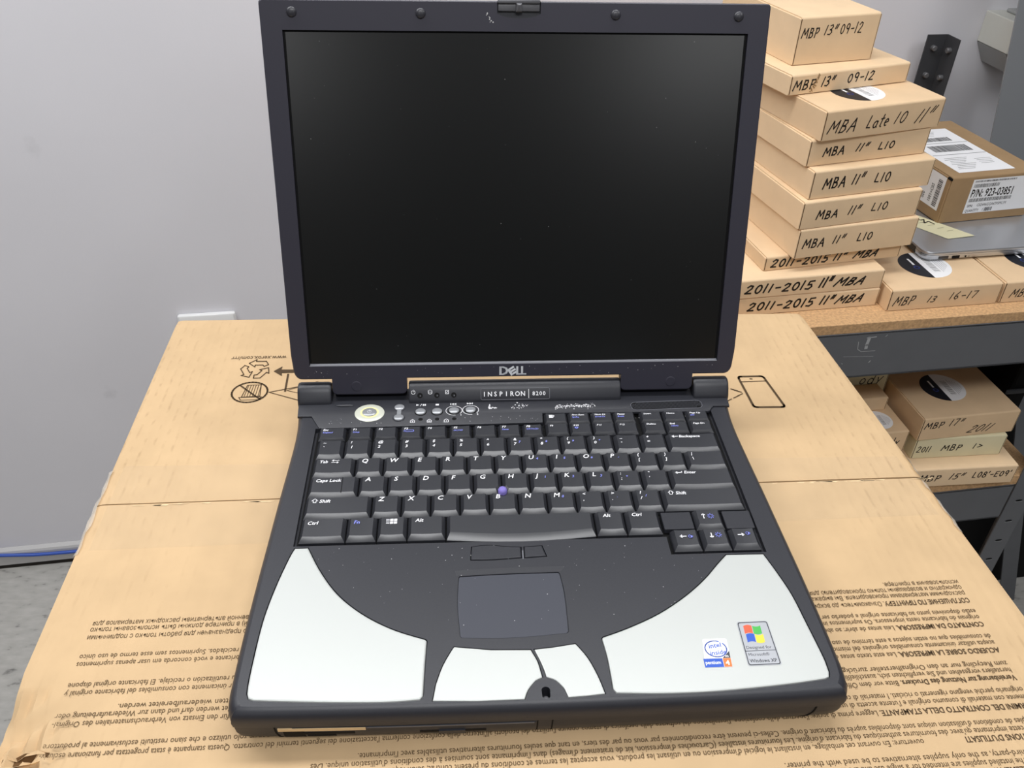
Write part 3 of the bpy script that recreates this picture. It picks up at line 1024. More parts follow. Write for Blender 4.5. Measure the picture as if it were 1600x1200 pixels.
for yy in (74.4, 62.6):
    MB().lathe([(4.5, ZS), (4.5, ZS + .25), (3.9, ZS + .3)], (-87.3, yy), 20, .95).build('rocker_ring', 'shell', cs, 40)
    MB().lathe([(3.7, ZS), (3.7, ZS + .9), (3.0, ZS + 1.4), (1.2, ZS + 1.6)], (-87.3, yy), 20, .95).build('volume_button', 'button', cs, 40)
MB().box(-88.9, -85.7, 65.5, 71.5, ZS - .2, ZS + 1.1, .3).build('volume_rocker', 'button', cs)
PZ = lambda x, y: (x, y, ZS + .08)
for k, (x, y) in enumerate(((-71.6, 69.0), (-59.4, 69.0), (-46.9, 69.7), (-34.6, 70.2))):
    MB().lathe([(4.5, ZS), (4.4, ZS + .22), (3.9, ZS + .25)], (x, y), 20, .95).build('button_well', 'black', cs, 40)
    MB().lathe([(3.8, ZS), (3.8, ZS + .9), (3.1, ZS + 1.4), (1.2, ZS + 1.6)], (x, y), 20, .95).build('media_button', 'button', cs, 40)
    if k > 1:
        MB().ribbon([(x + 6.0 * math.cos(a), y + .5 + 5.4 * math.sin(a)) for a in [math.radians(-40 + 320 * i / 24) for i in range(25)]], .45, PZ).build('button_ring', 'white', cs)
        mb = MB(); text(mb, '1' if k == 2 else '2', 2.6, PZ, x + 4.4, y - 5.6, bold=True); mb.build('button_number', 'white', cs)
mb = MB()


def tri(x, y, w, h, d=1):
    mb.poly([PZ(x, y), PZ(x, y + h), PZ(x + d * w, y + h / 2)] if d < 0 else [PZ(x, y), PZ(x + w, y + h / 2), PZ(x, y + h)])


def bar(x, y, w, h):
    mb.poly([PZ(x, y), PZ(x + w, y), PZ(x + w, y + h), PZ(x, y + h)])


yi = 76.6
tri(-75.0, yi, 2.2, 2.0); mb.ribbon([(-72.0, yi - .3), (-71.0, yi + 2.2)], .35, PZ); bar(-70.2, yi, .9, 2); bar(-68.8, yi, .9, 2)
bar(-60.6, yi + .1, 2.4, 1.9)
bar(-49.6, yi + .4, .5, 2); tri(-47.0, yi + .4, 1.8, 2, -1); tri(-45.2, yi + .4, 1.8, 2, -1)
tri(-37.2, yi + .8, 1.8, 2); tri(-35.3, yi + .8, 1.8, 2); bar(-33.4, yi + .8, .5, 2)
mb.build('media_icons', 'white', cs)
for k, x in enumerate((-71.4, -59.2, -46.8)):
    MB().lathe([(1.7, ZS - .2), (1.7, ZS + .06), (1.4, ZS + .1)], (x, 60.6), 14).build('lock_lamp', 'black', cs, 40)
    mb = MB()
    x0 = x - 5.8; y0 = 57.0
    mb.ribbon([(x0 - 1.5, y0), (x0 + 1.5, y0), (x0 + 1.5, y0 + 2.2), (x0, y0 + 3.6), (x0 - 1.5, y0 + 2.2), (x0 - 1.5, y0)], .4, PZ)
    text(mb, ('9', 'A', '!')[k], 2.4, PZ, x0, y0 + .5, align='c', bold=True)
    mb.build('lock_icon', 'white', cs)
# speaker grille: rim, dark pocket and slanted bars
gr = [(87.0 + 6, 66.6), (134.5, 68.6), (138.2, 70.2), (139.8, 73.0), (138.6, 75.8), (135, 77.2), (93, 76.6), (89.4, 75.2), (87.2, 72.0), (89.2, 68.2)]
gr = rounded([(86.0, 67.0, 4.5), (140.5, 68.4, 4.5), (140.5, 77.8, 4.5), (86.0, 76.4, 4.5)], 5)
MB().flat(gr, ZS + .04).build('speaker_grille', 'black', cs)
g = [o for o in bpy.data.objects if o.name.startswith('speaker_grille')][0]
mb = MB(); mb.ribbon(gr + gr[:1], .5, lambda x, y: (x, y, ZS + .12)); mb.build('grille_rim', 'lip', g)
mb = MB()
for k in range(58):
    x = 86.5 + k * .95
    y0, y1 = 67.6 + (x - 86) * .026, 76.2 + (x - 86) * .026
    if x < 89 or x > 137.5:
        y0 += 1.8; y1 -= 1.8
    mb.ribbon([(x - 1.6, y0 + .3), (x + 1.6, y1 - .3)], .42, lambda x, y: (x, y, ZS + .1))
o = mb.build('grille_bars', 'shell', g); o['kind'] = 'stuff'
# worn-off lettering on the strip
rnd = random.Random(11)
mb = MB()


def flake(x, y, r):
    n = rnd.randint(4, 6)
    mb.poly([PZ(x + r * rnd.uniform(.5, 1) * math.cos(2 * math.pi * i / n), y + r * rnd.uniform(.5, 1) * math.sin(2 * math.pi * i / n)) for i in range(n)])


for k in range(9):
    flake(-20.6 + rnd.uniform(-.5, .5), 71.8 + k * .62, .8)
    flake(-20.0 + k * .55, 72.0 + rnd.uniform(0, 1.2), .9)
for k in range(26):
    flake(rnd.gauss(3.0, 2.4), rnd.gauss(74.6, 1.5), rnd.uniform(.25, .8))
for k in range(10):
    flake(rnd.gauss(-2.5, 1.5), rnd.gauss(72.6, 1), rnd.uniform(.2, .5))
for k in range(130):
    flake(rnd.uniform(28, 59), 73.2 + rnd.gauss(0, 1.3), rnd.uniform(.2, .75))
o = mb.build('worn_lettering', 'white', cs); o['kind'] = 'stuff'
MB().lathe([(7.0, ZS - .3), (6.6, ZS + .6), (4.5, ZS + 1.1), (1, ZS + 1.2)], (-128.0, 78.2), 24, .22).build('strip_bump', 'shell', cs, 50)

# ---- keys
kb = MB().flat([(-145, 52), (-145, -59), (87.4, -59), (87.4, -74), (145.5, -74), (145, 67), (19, 67), (19, 55)][::-1], -3.2)
kbo = kb.build('keyboard_tray', 'black', lap)
KT = 2.9      # height of the key tops


def key(x0, x1, y0, y1, leg=(), fi=3.3, si=2.2, bi=1.0, zt=KT, cut=None, arch=0.0):
    """sculpted key cap: wide front bevel, dished top; leg: list of (text, dx, dy, size, blue)"""
    n = 6
    bot, mid, topl = [], [], []
    w = x1 - x0
    def fr(u):
        return -arch * math.sin(math.pi * u) ** 1.0 if arch else 0.0
    us = [k / n for k in range(n + 1)]
    cl = cut[0] if cut else 0.0
    cr = cut[1] if cut else 0.0
    B = []; T = []
    a0, a1 = x0 + si, x1 - si
    dish = min(.45, .02 * w)
    for u in us:
        B.append((x0 + w * u, y0 + fr(u)))
        T.append((a0 + (a1 - a0) * u, y0 + fi + fr(u) * .9, zt - dish * math.sin(math.pi * u)))
    if cl:
        B[0] = (x0, y0 + cl); T[0] = (a0, y0 + fi + cl * .8, zt); B[1] = (x0 + cl * .8, y0); T[1] = (a0 + cl * .6, y0 + fi, zt - .1)
    if cr:
        B[-1] = (x1, y0 + cr); T[-1] = (a1, y0 + fi + cr * .8, zt); B[-2] = (x1 - cr * .8, y0); T[-2] = (a1 - cr * .6, y0 + fi, zt - .1)
    for u in us[::-1]:
        B.append((x0 + w * u, y1))
        T.append((a0 + (a1 - a0) * u, y1 - bi, zt + .15 - dish * math.sin(math.pi * u)))
    mbk = MB()
    L0 = [(x, y, -3.0) for x, y in B]
    L1 = [(x, y, -.1) for x, y in B]
    L15 = [(b[0] + (t[0] - b[0]) * .06, b[1] + (t[1] - b[1]) * .06, .2) for b, t in zip(B, T)]
    L2 = [(b[0] + (t[0] - b[0]) * .94, b[1] + (t[1] - b[1]) * .92, t[2] - .22) for b, t in zip(B, T)]
    mbk.loft([L0, L1, L15, L2], True, False)
    # top as strips so that the dish stays smooth
    m_ = len(us)
    i = mbk.add(T)
    j = i - len(B)
    for k in range(len(B)):
        k2 = (k + 1) % len(B)
        mbk.f.append((j + k, j + k2, i + k2, i + k))
    for k in range(m_ - 1):
        mbk.f.append((i + k, i + k + 1, i + 2 * m_ - 2 - k, i + 2 * m_ - 1 - k))
    ko = mbk.build('key', 'key', lap, 28)
    if leg:
        for blue in (False, True):
            mbl = MB()
            for (s, dx, dy, sz, b) in leg:
                if bool(b) != blue:
                    continue
                pl = lambda x, y: (a0 + x, y1 - bi + y, zt + .2)
                if callable(s):
                    s(mbl, a0 + dx, y1 - bi + dy, zt + .2)
                else:
                    text(mbl, s, sz, pl, dx, dy, shear=.18, bold=True, sx=1.0)
            if mbl.f:
                mbl.build('legend', 'blue_print' if blue else 'white', ko)
    return ko


def letter(c, num=None):
    l = [(c, 1.6, -4.7, 5.4, 0)]
    if num:
        l.append((num, 7.0, -5.2, 3.0, 1))
    return l


def two(a, b, num=None):
    l = [(a, 1.8, -3.6, 3.6, 0), (b, 1.8, -8.6, 3.8, 0)]
    if num:
        l.append((num, 5.4, -6.2, 2.8, 1))
    return l


def icon(paths, w=.45):
    def draw(mbl, x, y, z):
        for p in paths:
            mbl.ribbon([(x + a, y + b) for a, b in p], w, lambda X, Y: (X, Y, z))
    return draw


PT = 19.05
W1 = 18.35
# number row
row = 19.0; rowt = 37.4
for i, (a, b, nu) in enumerate([('~', '`', None), ('!', '1', None), ('@', '2', None), ('#', '3', None), ('$', '4', None), ('%', '5', None), ('^', '6', None), ('&', '7', '7'), ('*', '8', '8'), ('(', '9', '9'), (')', '0', '*'), ('_', '-', None), ('+', '=', None)]):
    key(-142.5 + PT * i, -142.5 + PT * i + W1, row, rowt, two(a, b, nu))
arrow_l = icon([[(4.5, 0), (0, 0)], [(1.6, 1), (0, 0), (1.6, -1)]], .6)
key(105.2, 142.0, row, rowt, [(arrow_l, 1.5, -2.6, 1, 0), ('Backspace', 6.6, -3.8, 3.7, 0)])
# letter rows
row = .4; rowt = 18.3
key(-142.7, -115.0, row, rowt, [('Tab', 1.8, -4.4, 3.7, 0), (icon([[(0, 1), (5, 1)], [(1.4, 1.8), (0, 1), (1.4, .2)], [(0, -1), (5, -1)], [(3.6, -.2), (5, -1), (3.6, -1.8)]], .4), 10.0, -3.0, 1, 0)])
for i, (c, nu) in enumerate([('Q', None), ('W', None), ('E', None), ('R', None), ('T', None), ('Y', None), ('U', '4'), ('I', '5'), ('O', '6'), ('P', '-')]):
    key(-114.1 + PT * i, -114.1 + PT * i + W1, row, rowt, letter(c, nu))
for i, (a, b) in enumerate([('{', '['), ('}', ']')]):
    key(-114.1 + PT * (10 + i), -114.1 + PT * (10 + i) + W1, row, rowt, two(a, b))
key(-114.1 + PT * 12, 142.2, row, rowt, two('|', '\\'))
row = -18.6; rowt = -.4
key(-143.1, -111.0, row, rowt, [('Caps Lock', 1.8, -4.6, 3.9, 0)], si=2.3)
MB().box(-121.5, -121.2, row + 2.4, rowt - 1, KT - .1, KT + .06).build('cap_step', 'black', lap)
for i, (c, nu) in enumerate([('A', None), ('S', None), ('D', None), ('F', None), ('G', None), ('H', None), ('J', '1'), ('K', '2'), ('L', '3')]):
    key(-110.1 + PT * i, -110.1 + PT * i + W1, row, rowt, letter(c, nu), cut=(0, 3.2) if c == 'G' else (3.2, 0) if c == 'H' else None)
key(-110.1 + PT * 9, -110.1 + PT * 9 + W1, row, rowt, two(':', ';', '+'))
key(-110.1 + PT * 10, -110.1 + PT * 10 + W1, row, rowt, two('"', "'"))
ret = icon([[(4.6, 1.2), (4.6, 0), (0, 0)], [(1.5, .9), (0, 0), (1.5, -.9)]], .55)
key(-110.1 + PT * 11, 142.6, row, rowt, [(ret, 1.8, -3.0, 1, 0), ('Enter', 7.8, -4.0, 3.7, 0)])
row = -38.0; rowt = -19.5
shf = icon([[(0, 0), (1.9, 1.9), (3.8, 0), (2.8, 0), (2.8, -1.7), (1.0, -1.7), (1.0, 0), (0, 0)]], .45)
key(-143.3, -101.0, row, rowt, [(shf, 2.0, -3.2, 1, 0), ('Shift', 6.8, -5.0, 4.0, 0)])
for i, (c, nu) in enumerate([('Z', None), ('X', None), ('C', None), ('V', None), ('B', None), ('N', None), ('M', '0')]):
    key(-100.1 + PT * i, -100.1 + PT * i + W1, row, rowt, letter(c, nu))
for i, (a, b, nu) in enumerate([('<', ',', None), ('>', '.', '.'), ('?', '/', '/')]):
    key(-100.1 + PT * (7 + i), -100.1 + PT * (7 + i) + W1, row, rowt, two(a, b, nu))
key(-100.1 + PT * 10, 143.2, row, rowt, [(shf, 2.0, -3.2, 1, 0), ('Shift', 6.8, -5.0, 4.0, 0)])
# bottom row
row = -58.0; rowt = -39.0
key(-143.4, -115.2, row, rowt, [('Ctrl', 1.8, -5.0, 4.0, 0)])
key(-114.5, -96.0, row, rowt, [('Fn', 1.8, -5.0, 4.0, 1)])


def winkey(mbl, x, y, z):
    for (a, b) in ((2.4, 0), (4.8, 0), (2.4, -2.3), (4.8, -2.3)):
        mbl.poly([(x + a, y + b - 2, z), (x + a + 2.0, y + b - 1.8, z), (x + a + 2.0, y + b + .1, z), (x + a, y + b, z)])
    for k in range(4):
        mbl.ribbon([(x, y - .4 - k * 1.1), (x + 1.9, y - .4 - k * 1.1)], .4, lambda X, Y: (X, Y, z))


key(-95.2, -77.0, row, rowt, [(winkey, 3.0, -1.6, 1, 0)])
key(-76.3, -52.8, row, rowt, [('Alt', 2.4, -4.6, 4.0, 0)])
key(-51.9, 42.2, row - .4, rowt, (), fi=4.4, arch=2.6)
key(43.2, 62.0, row, rowt, [('Alt', 2.6, -4.6, 4.0, 0)])
key(62.8, 84.9, row, rowt, [('Ctrl', 1.6, -4.4, 4.0, 0)])
# arrow cluster with two blank tiles
MB().box(86.4, 106.0, -54.8, -39.8, -3, 1.1, .6).build('blank_tile', 'shell', lap)
MB().box(126.6, 145.0, -55.4, -39.8, -3, 1.1, .6).build('blank_tile', 'shell', lap)
sun = icon([[(1.1 * math.cos(a), 1.1 * math.sin(a)) for a in [i * math.pi / 6 for i in range(13)]]] + [[(1.5 * math.cos(a), 1.5 * math.sin(a)), (2.1 * math.cos(a), 2.1 * math.sin(a))] for a in [i * math.pi / 4 for i in range(8)]], .4)
disc = icon([[(1.3 * math.cos(a), 1.3 * math.sin(a)) for a in [i * math.pi / 6 for i in range(13)]], [(.3, -1.2), (.3, 1.2)], [(.8, -1), (.8, 1)]], .5)
aw = {'l': [[(4, 0), (0, 0)], [(1.4, 1), (0, 0), (1.4, -1)]], 'r': [[(0, 0), (4, 0)], [(2.6, 1), (4, 0), (2.6, -1)]], 'u': [[(1, -2), (1, 2)], [(0, .8), (1, 2), (2, .8)]], 'd': [[(1, 2), (1, -2)], [(0, -.8), (1, -2), (2, -.8)]]}
key(107.2, 125.6, -55.6, -39.6, [(icon(aw['u'], .6), 2.8, -5.2, 1, 0), (sun, 8.4, -5.4, 1, 1)], fi=3.2)
key(89.3, 107.0, -73.0, -56.6, [(icon(aw['l'], .6), 2.6, -5.4, 1, 0), (disc, 9.4, -5.6, 1, 1)], fi=3.2)
key(108.0, 125.6, -73.0, -56.6, [(icon(aw['d'], .6), 3.2, -5.2, 1, 0), (sun, 8.6, -4.8, 1, 1)], fi=3.2)
key(126.5, 144.0, -73.0, -56.6, [(icon(aw['r'], .6), 2.6, -5.2, 1, 0), (disc, 9.2, -4.2, 1, 1)], fi=3.2)
# function rows
FT = 2.4
bat = icon([[(1, .9), (7, .9), (7, -.9), (1, -.9), (1, .9)], [(1, .5), (0, .5), (0, -.5), (1, -.5)]], .4)
for (x0, x1, a, b) in ((-143.2, -124.2, 'Esc', 'Suspend'), (-122.0, -105.4, 'F1', 'Setup'), (-103.8, -87.4, 'F2', None), (-85.6, -70.0, 'F3', bat), (-68.7, -52.0, 'F4', None),
                       (-50.2, -34.4, 'F5', 'DC/HD'), (-33.0, -16.4, 'F6', None), (-15.2, 1.2, 'F7', 'Fonts'), (2.4, 17.4, 'F8', 'CRT/LCD')):
    l = [(a, 1.2, -3.0, 2.9, 0)]
    if b is not None:
        l.append((b, 1.2, -4.6 if callable(b) else -5.6, 2.1, 1))
    key(x0, x1, 39.0, 51.8, l, fi=1.9, si=1.6, zt=FT)
trid = icon([[(0, .6), (3, .6), (1.5, -1.2), (0, .6)]], .5)
for (x0, x1, a, b, a2, b2) in ((19.6, 36.4, 'F9', None, None, None), (37.0, 53.2, 'F10', trid, 'Prnt Scrn', 'SysRq'), (54.0, 70.2, 'F11', None, 'Num Lk', 'Scroll Lk'), (70.8, 87.0, 'F12', None, 'Pause', 'Break'),
                               (90.6, 107.0, 'Delete', None, 'Insert', None), (107.8, 124.4, 'End', 'OD/G', 'Home', None), (125.2, 142.0, 'Page Dn', None, 'Page Up', 'OD')):
    l = [(a, 1.2, -2.9, 2.5, 0)]
    if b is not None:
        l.append((b, 1.6, -4.8 if callable(b) else -5.4, 2.1, 1))
    key(x0, x1, 40.0, 52.0, l, fi=1.9, si=1.6, zt=FT)
    l = []
    if a2:
        l = [(a2, 1.2, -2.9, 2.4, 0)]
        if b2:
            l.append((b2, 1.2, -5.4, 2.1, 1))
    else:
        l = [(icon([[(0, 0), (2.6, 0)], [(0, -.9), (2.6, -.9)], [(0, .9), (2.6, .9)], [(2.6, 1), (3.6, 0), (2.6, -1)], [(0, -1.8), (2.6, -1.8)]], .7), 2.2, -3.0, 1, 0)]
    key(x0 + (0 if x0 > 20 else -.3), x1, 52.8, 64.2, l, fi=1.9, si=1.6, zt=FT)
MB().lathe([(2.2, -2), (2.2, 2.2), (3.0, 2.6), (3.1, 4.6), (2.5, 5.9), (1.3, 6.5), (.3, 6.6)], (-15.2, -19.3), 20).build('pointing_stick', 'stick', lap, 50)

# ---- front edge: drive bay with its opening, hatch joints, latch block, battery bay
def ffront(x, z):
    """y of the lower shell's front face"""
    prof = [(-30, 9.5), (-29.4, 7.5), (-27, 4.6), (-23, 2.3), (-18, 1.1), (-12.4, .7), (-11, .2)]
    d = 0.0
    for (z0, d0), (z1, d1) in zip(prof, prof[1:]):
        if z0 <= z <= z1:
            d = d0 + (d1 - d0) * (z - z0) / (z1 - z0)
    y = -176.9 + 1.9 * (abs(x) / 150.0) ** 2
    return -36 + (y + 36) * (141.0 - d) / 141.0


def fpanel(x0, x1, z0, z1, proud, thick=2.0, nx=8, nz=4):
    """thin panel that follows the front face"""
    m_ = MB()
    L = []
    for a in range(nx + 1):
        x = x0 + (x1 - x0) * a / nx
        f_ = [(x, ffront(x, z0 + (z1 - z0) * b / nz) - proud, z0 + (z1 - z0) * b / nz) for b in range(nz + 1)]
        r_ = [(x, y + thick, z) for (_, y, z) in f_[::-1]]
        L.append(f_ + r_)
    return m_.loft(L)


bay = fpanel(-132, -4.4, -28.5, -13.2, .25).build('drive_bay', 'shell_low', lap, 30)
fpanel(-137, -126, -25.5, -14.5, .35).build('bay_opening', 'black', bay)
fpanel(-139.5, -94, -15.9, -13.4, .55).build('bay_card', 'tan', bay)
fpanel(-127, -100, -20.2, -17.6, .4).build('bay_slot', 'black', bay)
fpanel(-125, -110, -23.6, -21.0, .4).build('bay_slot', 'black', bay)
fpanel(-93.5, -5.6, -14.2, -13.3, .55).build('bay_lip', 'latch', bay)
fpanel(-66, -31, -21.4, -18.8, .35).build('bay_slot', 'black', bay)
fpanel(-56, -42, -22.2, -18.2, 1.1).build('eject_button', 'shell', bay)
for x in (-3.9, 4.0):
    fpanel(x - .35, x + .35, -28, -12.6, .3, nx=1).build('shell_joint', 'black', lap)
for x0, x1 in ((-141.0, -138.0), (147.0, 141.5)):
    m_ = MB()
    pts = [(x0 + (x1 - x0) * (k / 6) ** 2, -12.6 - 15.4 * k / 6) for k in range(7)]
    m_.loft([[(x - .4, ffront(x, z) - .3, z), (x + .4, ffront(x, z) - .3, z), (x + .4, ffront(x, z) + 1.5, z), (x - .4, ffront(x, z) + 1.5, z)] for x, z in pts])
    m_.build('shell_joint', 'black', lap)

# ---- lid
la = 0.27925801
LP = Vector((0, 93.1638, 27.0641)); LU = Vector((0, math.sin(la), math.cos(la))); LN = Vector((0, -math.cos(la), math.sin(la)))
LX = Vector((1, 0, 0))


def lid(u, v, w):
    return tuple(LP + LX * u + LU * v + LN * w)


lo = rounded([(-166.8, 248.6, 3), (-165.9, 8, 4), (-164.6, -6.5, 3), (-161.6, -10.4, 3), (161.6, -10.4, 3), (164.6, -6.5, 3), (165.9, 8, 4), (166.8, 248.6, 3)])
mb = MB(lid)
mb.loft([[(u, v, w) for u, v in inset(lo, d)] for w, d in ((-9.5, 3.0), (-8.6, 1.0), (-7, .2), (-2.6, 0))])
lsh = mb.build('lid_shell', 'shell', lap, 40)
# bezel with screen opening and a notch for the latch
notch = [(-14.2, 248.6), (-14.2, 241.2), (-11, 239.6), (-6, 238.7), (0, 238.4), (6, 238.7), (11, 239.6), (14.2, 241.2), (14.2, 248.6)]
lo2 = [p for p in lo]
k = max(range(len(lo2)), key=lambda i: (lo2[i][1] > 240) * (lo2[i][0] > 0) * (1000 - lo2[i][0] + lo2[i][1]))
# walk the counter-clockwise loop: insert the notch on the top edge (right to left)
ins = None
for i in range(len(lo2)):
    a, b = lo2[i], lo2[(i + 1) % len(lo2)]
    if a[0] > 100 and b[0] < -100 and a[1] > 240:
        ins = i + 1
outer = lo2[:ins] + notch[::-1] + lo2[ins:]
opening = [(-153.0, 0), (153.0, 0), (153.0, 230.2), (-153.0, 230.2)]
lo_in = inset(lo, .8)
outer_in = lo_in[:ins] + [(x, min(y, 247.8)) for x, y in notch[::-1]] + lo_in[ins:]
mb = MB(lid)
mb.loft([[(u, v, -2.5) for u, v in outer], [(u, v, -.8) for u, v in outer], [(u, v, 0) for u, v in outer_in]], False, False)
mb.holed(outer_in, [opening], 0)
inner2 = [(-152.2, 1.4), (152.2, 1.4), (152.2, 229.4), (-152.2, 229.4)]
for a, b in ((0, 1), (1, 2), (2, 3), (3, 0)):
    if (a, b) == (0, 1):
        continue
    mb.poly([(*opening[b], 0), (*opening[a], 0), (*opening[a], -1.8), (*opening[b], -1.8)])
mb.build('bezel', 'bezel', lap, 30)
MB(lid).loft([[(-153, -.1, .03), (-153, -.1, -1.6), (-152.4, 1.5, -1.6), (-152.4, .7, -.5)], [(153, -.1, .03), (153, -.1, -1.6), (152.4, 1.5, -1.6), (152.4, .7, -.5)]]).build('bezel_lip', 'lip', lap)  # lighter grey here paints the highlight along the lower lip
MB(lid).box(-153, 153, -.05, 230.2, -2.4, -1.8).build('screen_gasket', 'black', lap)
MB(lid).box(-151.4, 151.0, 1.8, 229.0, -1.9, -1.3).build('screen', 'screen', lap)
for u, v in ((-146.2, 241), (-63.8, 240.8), (63.6, 241), (145.6, 240.7)):
    MB(lid).lathe([(3.4, -.2), (3.2, .7), (2.4, 1.4), (1.2, 1.7), (.2, 1.75)], (u, v), 18).build('rubber_bumper', 'rubber', lap, 60)
for u in (-119.4, 118.2):
    MB(lid).lathe([(3.9, -.2), (3.9, .1), (3.5, .28), (3.2, .28)], (u, -16.2), 24).build('screw_cover', 'bezel', lap, 30)
# hinge knuckles of the lid
for (u0, u1) in ((-137.2, -81.9), (79.9, 134.9)):
    pr = rounded([(u0, -4), (u0, -23.4, 4), (u1, -23.4, 4), (u1, -4)], 5)
    mb = MB(lid)
    mb.loft([[(u, v, w) for u, v in (pr if d == 0 else [(u0 + (u - u0) * 1, v + (d if v < -10 else 0)) for u, v in pr])] for w, d in ((-9, 5), (-7, 2.0), (-3.5, .3), (-1.2, 0), (-.02, 1.1))])
    mb.build('hinge_knuckle', 'bezel', lap, 40)
    MB().tube([(u0 + .6, 98, 3.0), (u1 - .6, 98, 3.0)], 4.0, 16).build('hinge_barrel', 'black', lap, 40)
# latch in the notch
MB(lid).box(-13.6, 13.6, 242.6, 247.9, -2.6, -.6, .4).build('latch_bar', 'latch', lap, 30)
MB(lid).box(-13.8, 13.8, 247.2, 249.6, -3.2, 1.0, .5).build('latch_slider', 'latch', lap, 30)
MB(lid).loft([[(-2.2, 241.6, -1.6), (2.2, 241.6, -1.6), (2.2, 248, -.6), (-2.2, 248, -.6)], [(-1.8, 242.4, 1.6), (1.8, 242.4, 1.6), (1.6, 247, 2.2), (-1.6, 247, 2.2)], [(-.8, 244, 2.6), (.8, 244, 2.6), (.8, 246.2, 2.8), (-.8, 246.2, 2.8)]]).build('latch_hook', 'latch', lap, 30)
# maker's mark under the screen: D, tilted E, L, L
mb = MB(lid)
FL = lambda x, y: (x, y, .12)
for dx in (0, .45):
    text(mb, 'D', 9.4, FL, -13.1 + dx, -8.7, bold=True, sx=1.0)
    text(mb, 'LL', 9.4, FL, -.3 + dx, -8.7, bold=True, sx=.84, track=-.03)


def tiltE(x, y):
    a = math.radians(33)
    return (-2.6 + math.cos(a) * x - math.sin(a) * y, -5.6 + math.sin(a) * x + math.cos(a) * y, .12)


for k in (-1, 0, 1):
    mb.poly([tiltE(-2.0, k * 2.2 - .75), tiltE(2.6, k * 2.2 - .75), tiltE(2.6, k * 2.2 + .75), tiltE(-2.0, k * 2.2 + .75)])
mb.poly([tiltE(-3.0, -2.95), tiltE(-1.2, -2.95), tiltE(-1.2, 2.95), tiltE(-3.0, 2.95)])
mb.build('maker_logo', 'logo', lap)
# dust
rnd = random.Random(5)
mb = MB()


def speck(p, u, v, r):
    p = Vector(p); u = Vector(u) * r; v = Vector(v) * r
    mb.poly([p + u, p + v, p - u, p - v])


for k in range(95):
    x, y = rnd.uniform(-130, 120), rnd.uniform(-132, -62)
    if (x / 140) ** 2 + ((y + 60) / 72) ** 2 > .9:
        continue
    speck((x, y, .06 if not (-44 < x < 16 and -131 < y < -88) else -.2), (1, 0, 0), (0, 1, 0), rnd.choice((.12, .15, .2, .32)))
for k in range(70):
    speck((rnd.uniform(-140, 140), rnd.uniform(57, 63), ZS + .06), (1, 0, 0), (0, 1, 0), rnd.choice((.12, .2, .3)))
for k in range(50):
    speck(lid(rnd.uniform(-150, 150), rnd.uniform(5, 225), -1.25), LX, LU, rnd.choice((.1, .14, .22)))
for k in range(50):
    speck(lid(rnd.uniform(-155, 155), rnd.uniform(-9, -2), .06), LX, LU, rnd.choice((.12, .18, .28)))
for k in range(9):
    speck(lid(rnd.gauss(-19, 1.8), rnd.gauss(237.5, 2.2), .06), LX, LU, rnd.choice((.3, .5)))
o = mb.build('dust', 'dust', lap); o['kind'] = 'stuff'


# ------------------------------------------------------------------ shelving rack
rack = thing('shelving_rack', 'grey steel shelving rack with particle-board shelves against the wall', 'shelf', (RO[0], RO[1], -ZF), RY)
# rack parts in rack-local mm (z from the floor)
XL_, XR_, DP = -330.0, 512.0, 620.0


def zl(z):
    return z + ZF


def shelf_level(z, th):
    MB().box(XL_ + 3, XR_ - 3, 1.5, DP - 2, zl(z) - th, zl(z), .6).build('shelf_board', 'board', rack)
    for (y0, y1, nm) in ((0, 3, 'front'), (DP - 3, DP, 'back')):
        mb = MB()
        mb.box(XL_ + 3, XR_ - 46, y0, y1, zl(z) - th - 80, zl(z) - th + .0)
        if nm == 'front':
            mb.box(XL_ + 3, XR_ - 46, y0, 24, zl(z) - th - 3, zl(z) - th - .05)
            mb.box(XL_ + 3, XR_ - 46, y0, 16, zl(z) - th - 80, zl(z) - th - 77)
        b = mb.build('beam', 'rack', rack)
        if nm == 'front' and z > -300:
            s = MB()
            PF = lambda x, zz: (x, -.25, zz)
            zb = zl(z) - th
            s.ribbon([(92.5, zb - 9), (91.5, zb - 22), (92, zb - 27)], 5.0, PF)
            s.ribbon([(89, zb - 9), (103, zb - 8)], 1.8, PF)
            s.ribbon([(77, zb - 15), (79, zb - 28), (86, zb - 33), (108, zb - 33)], 1.0, PF)
            s.ribbon([(60, zb - 40), (88, zb - 42), (108, zb - 43)], .7, PF)
            s.ribbon([(104, zb - 54), (106, zb - 51)], 1.4, PF)
            s.ribbon([(118, zb - 9), (120, zb - 6)], 1.0, PF)
            s.ribbon([(60, zb - 52), (62, zb - 53)], 1.0, PF)
            s.build('paint_scrape', 'scrape', b)
    for x in (XL_, XR_ - 3):
        MB().box(x, x + 3, 44, DP - 44, zl(z) - th - 60, zl(z) - th).build('end_beam', 'rack', rack)


shelf_level(-260, 16)
shelf_level(-606, 20)
shelf_level(-1010, 16)


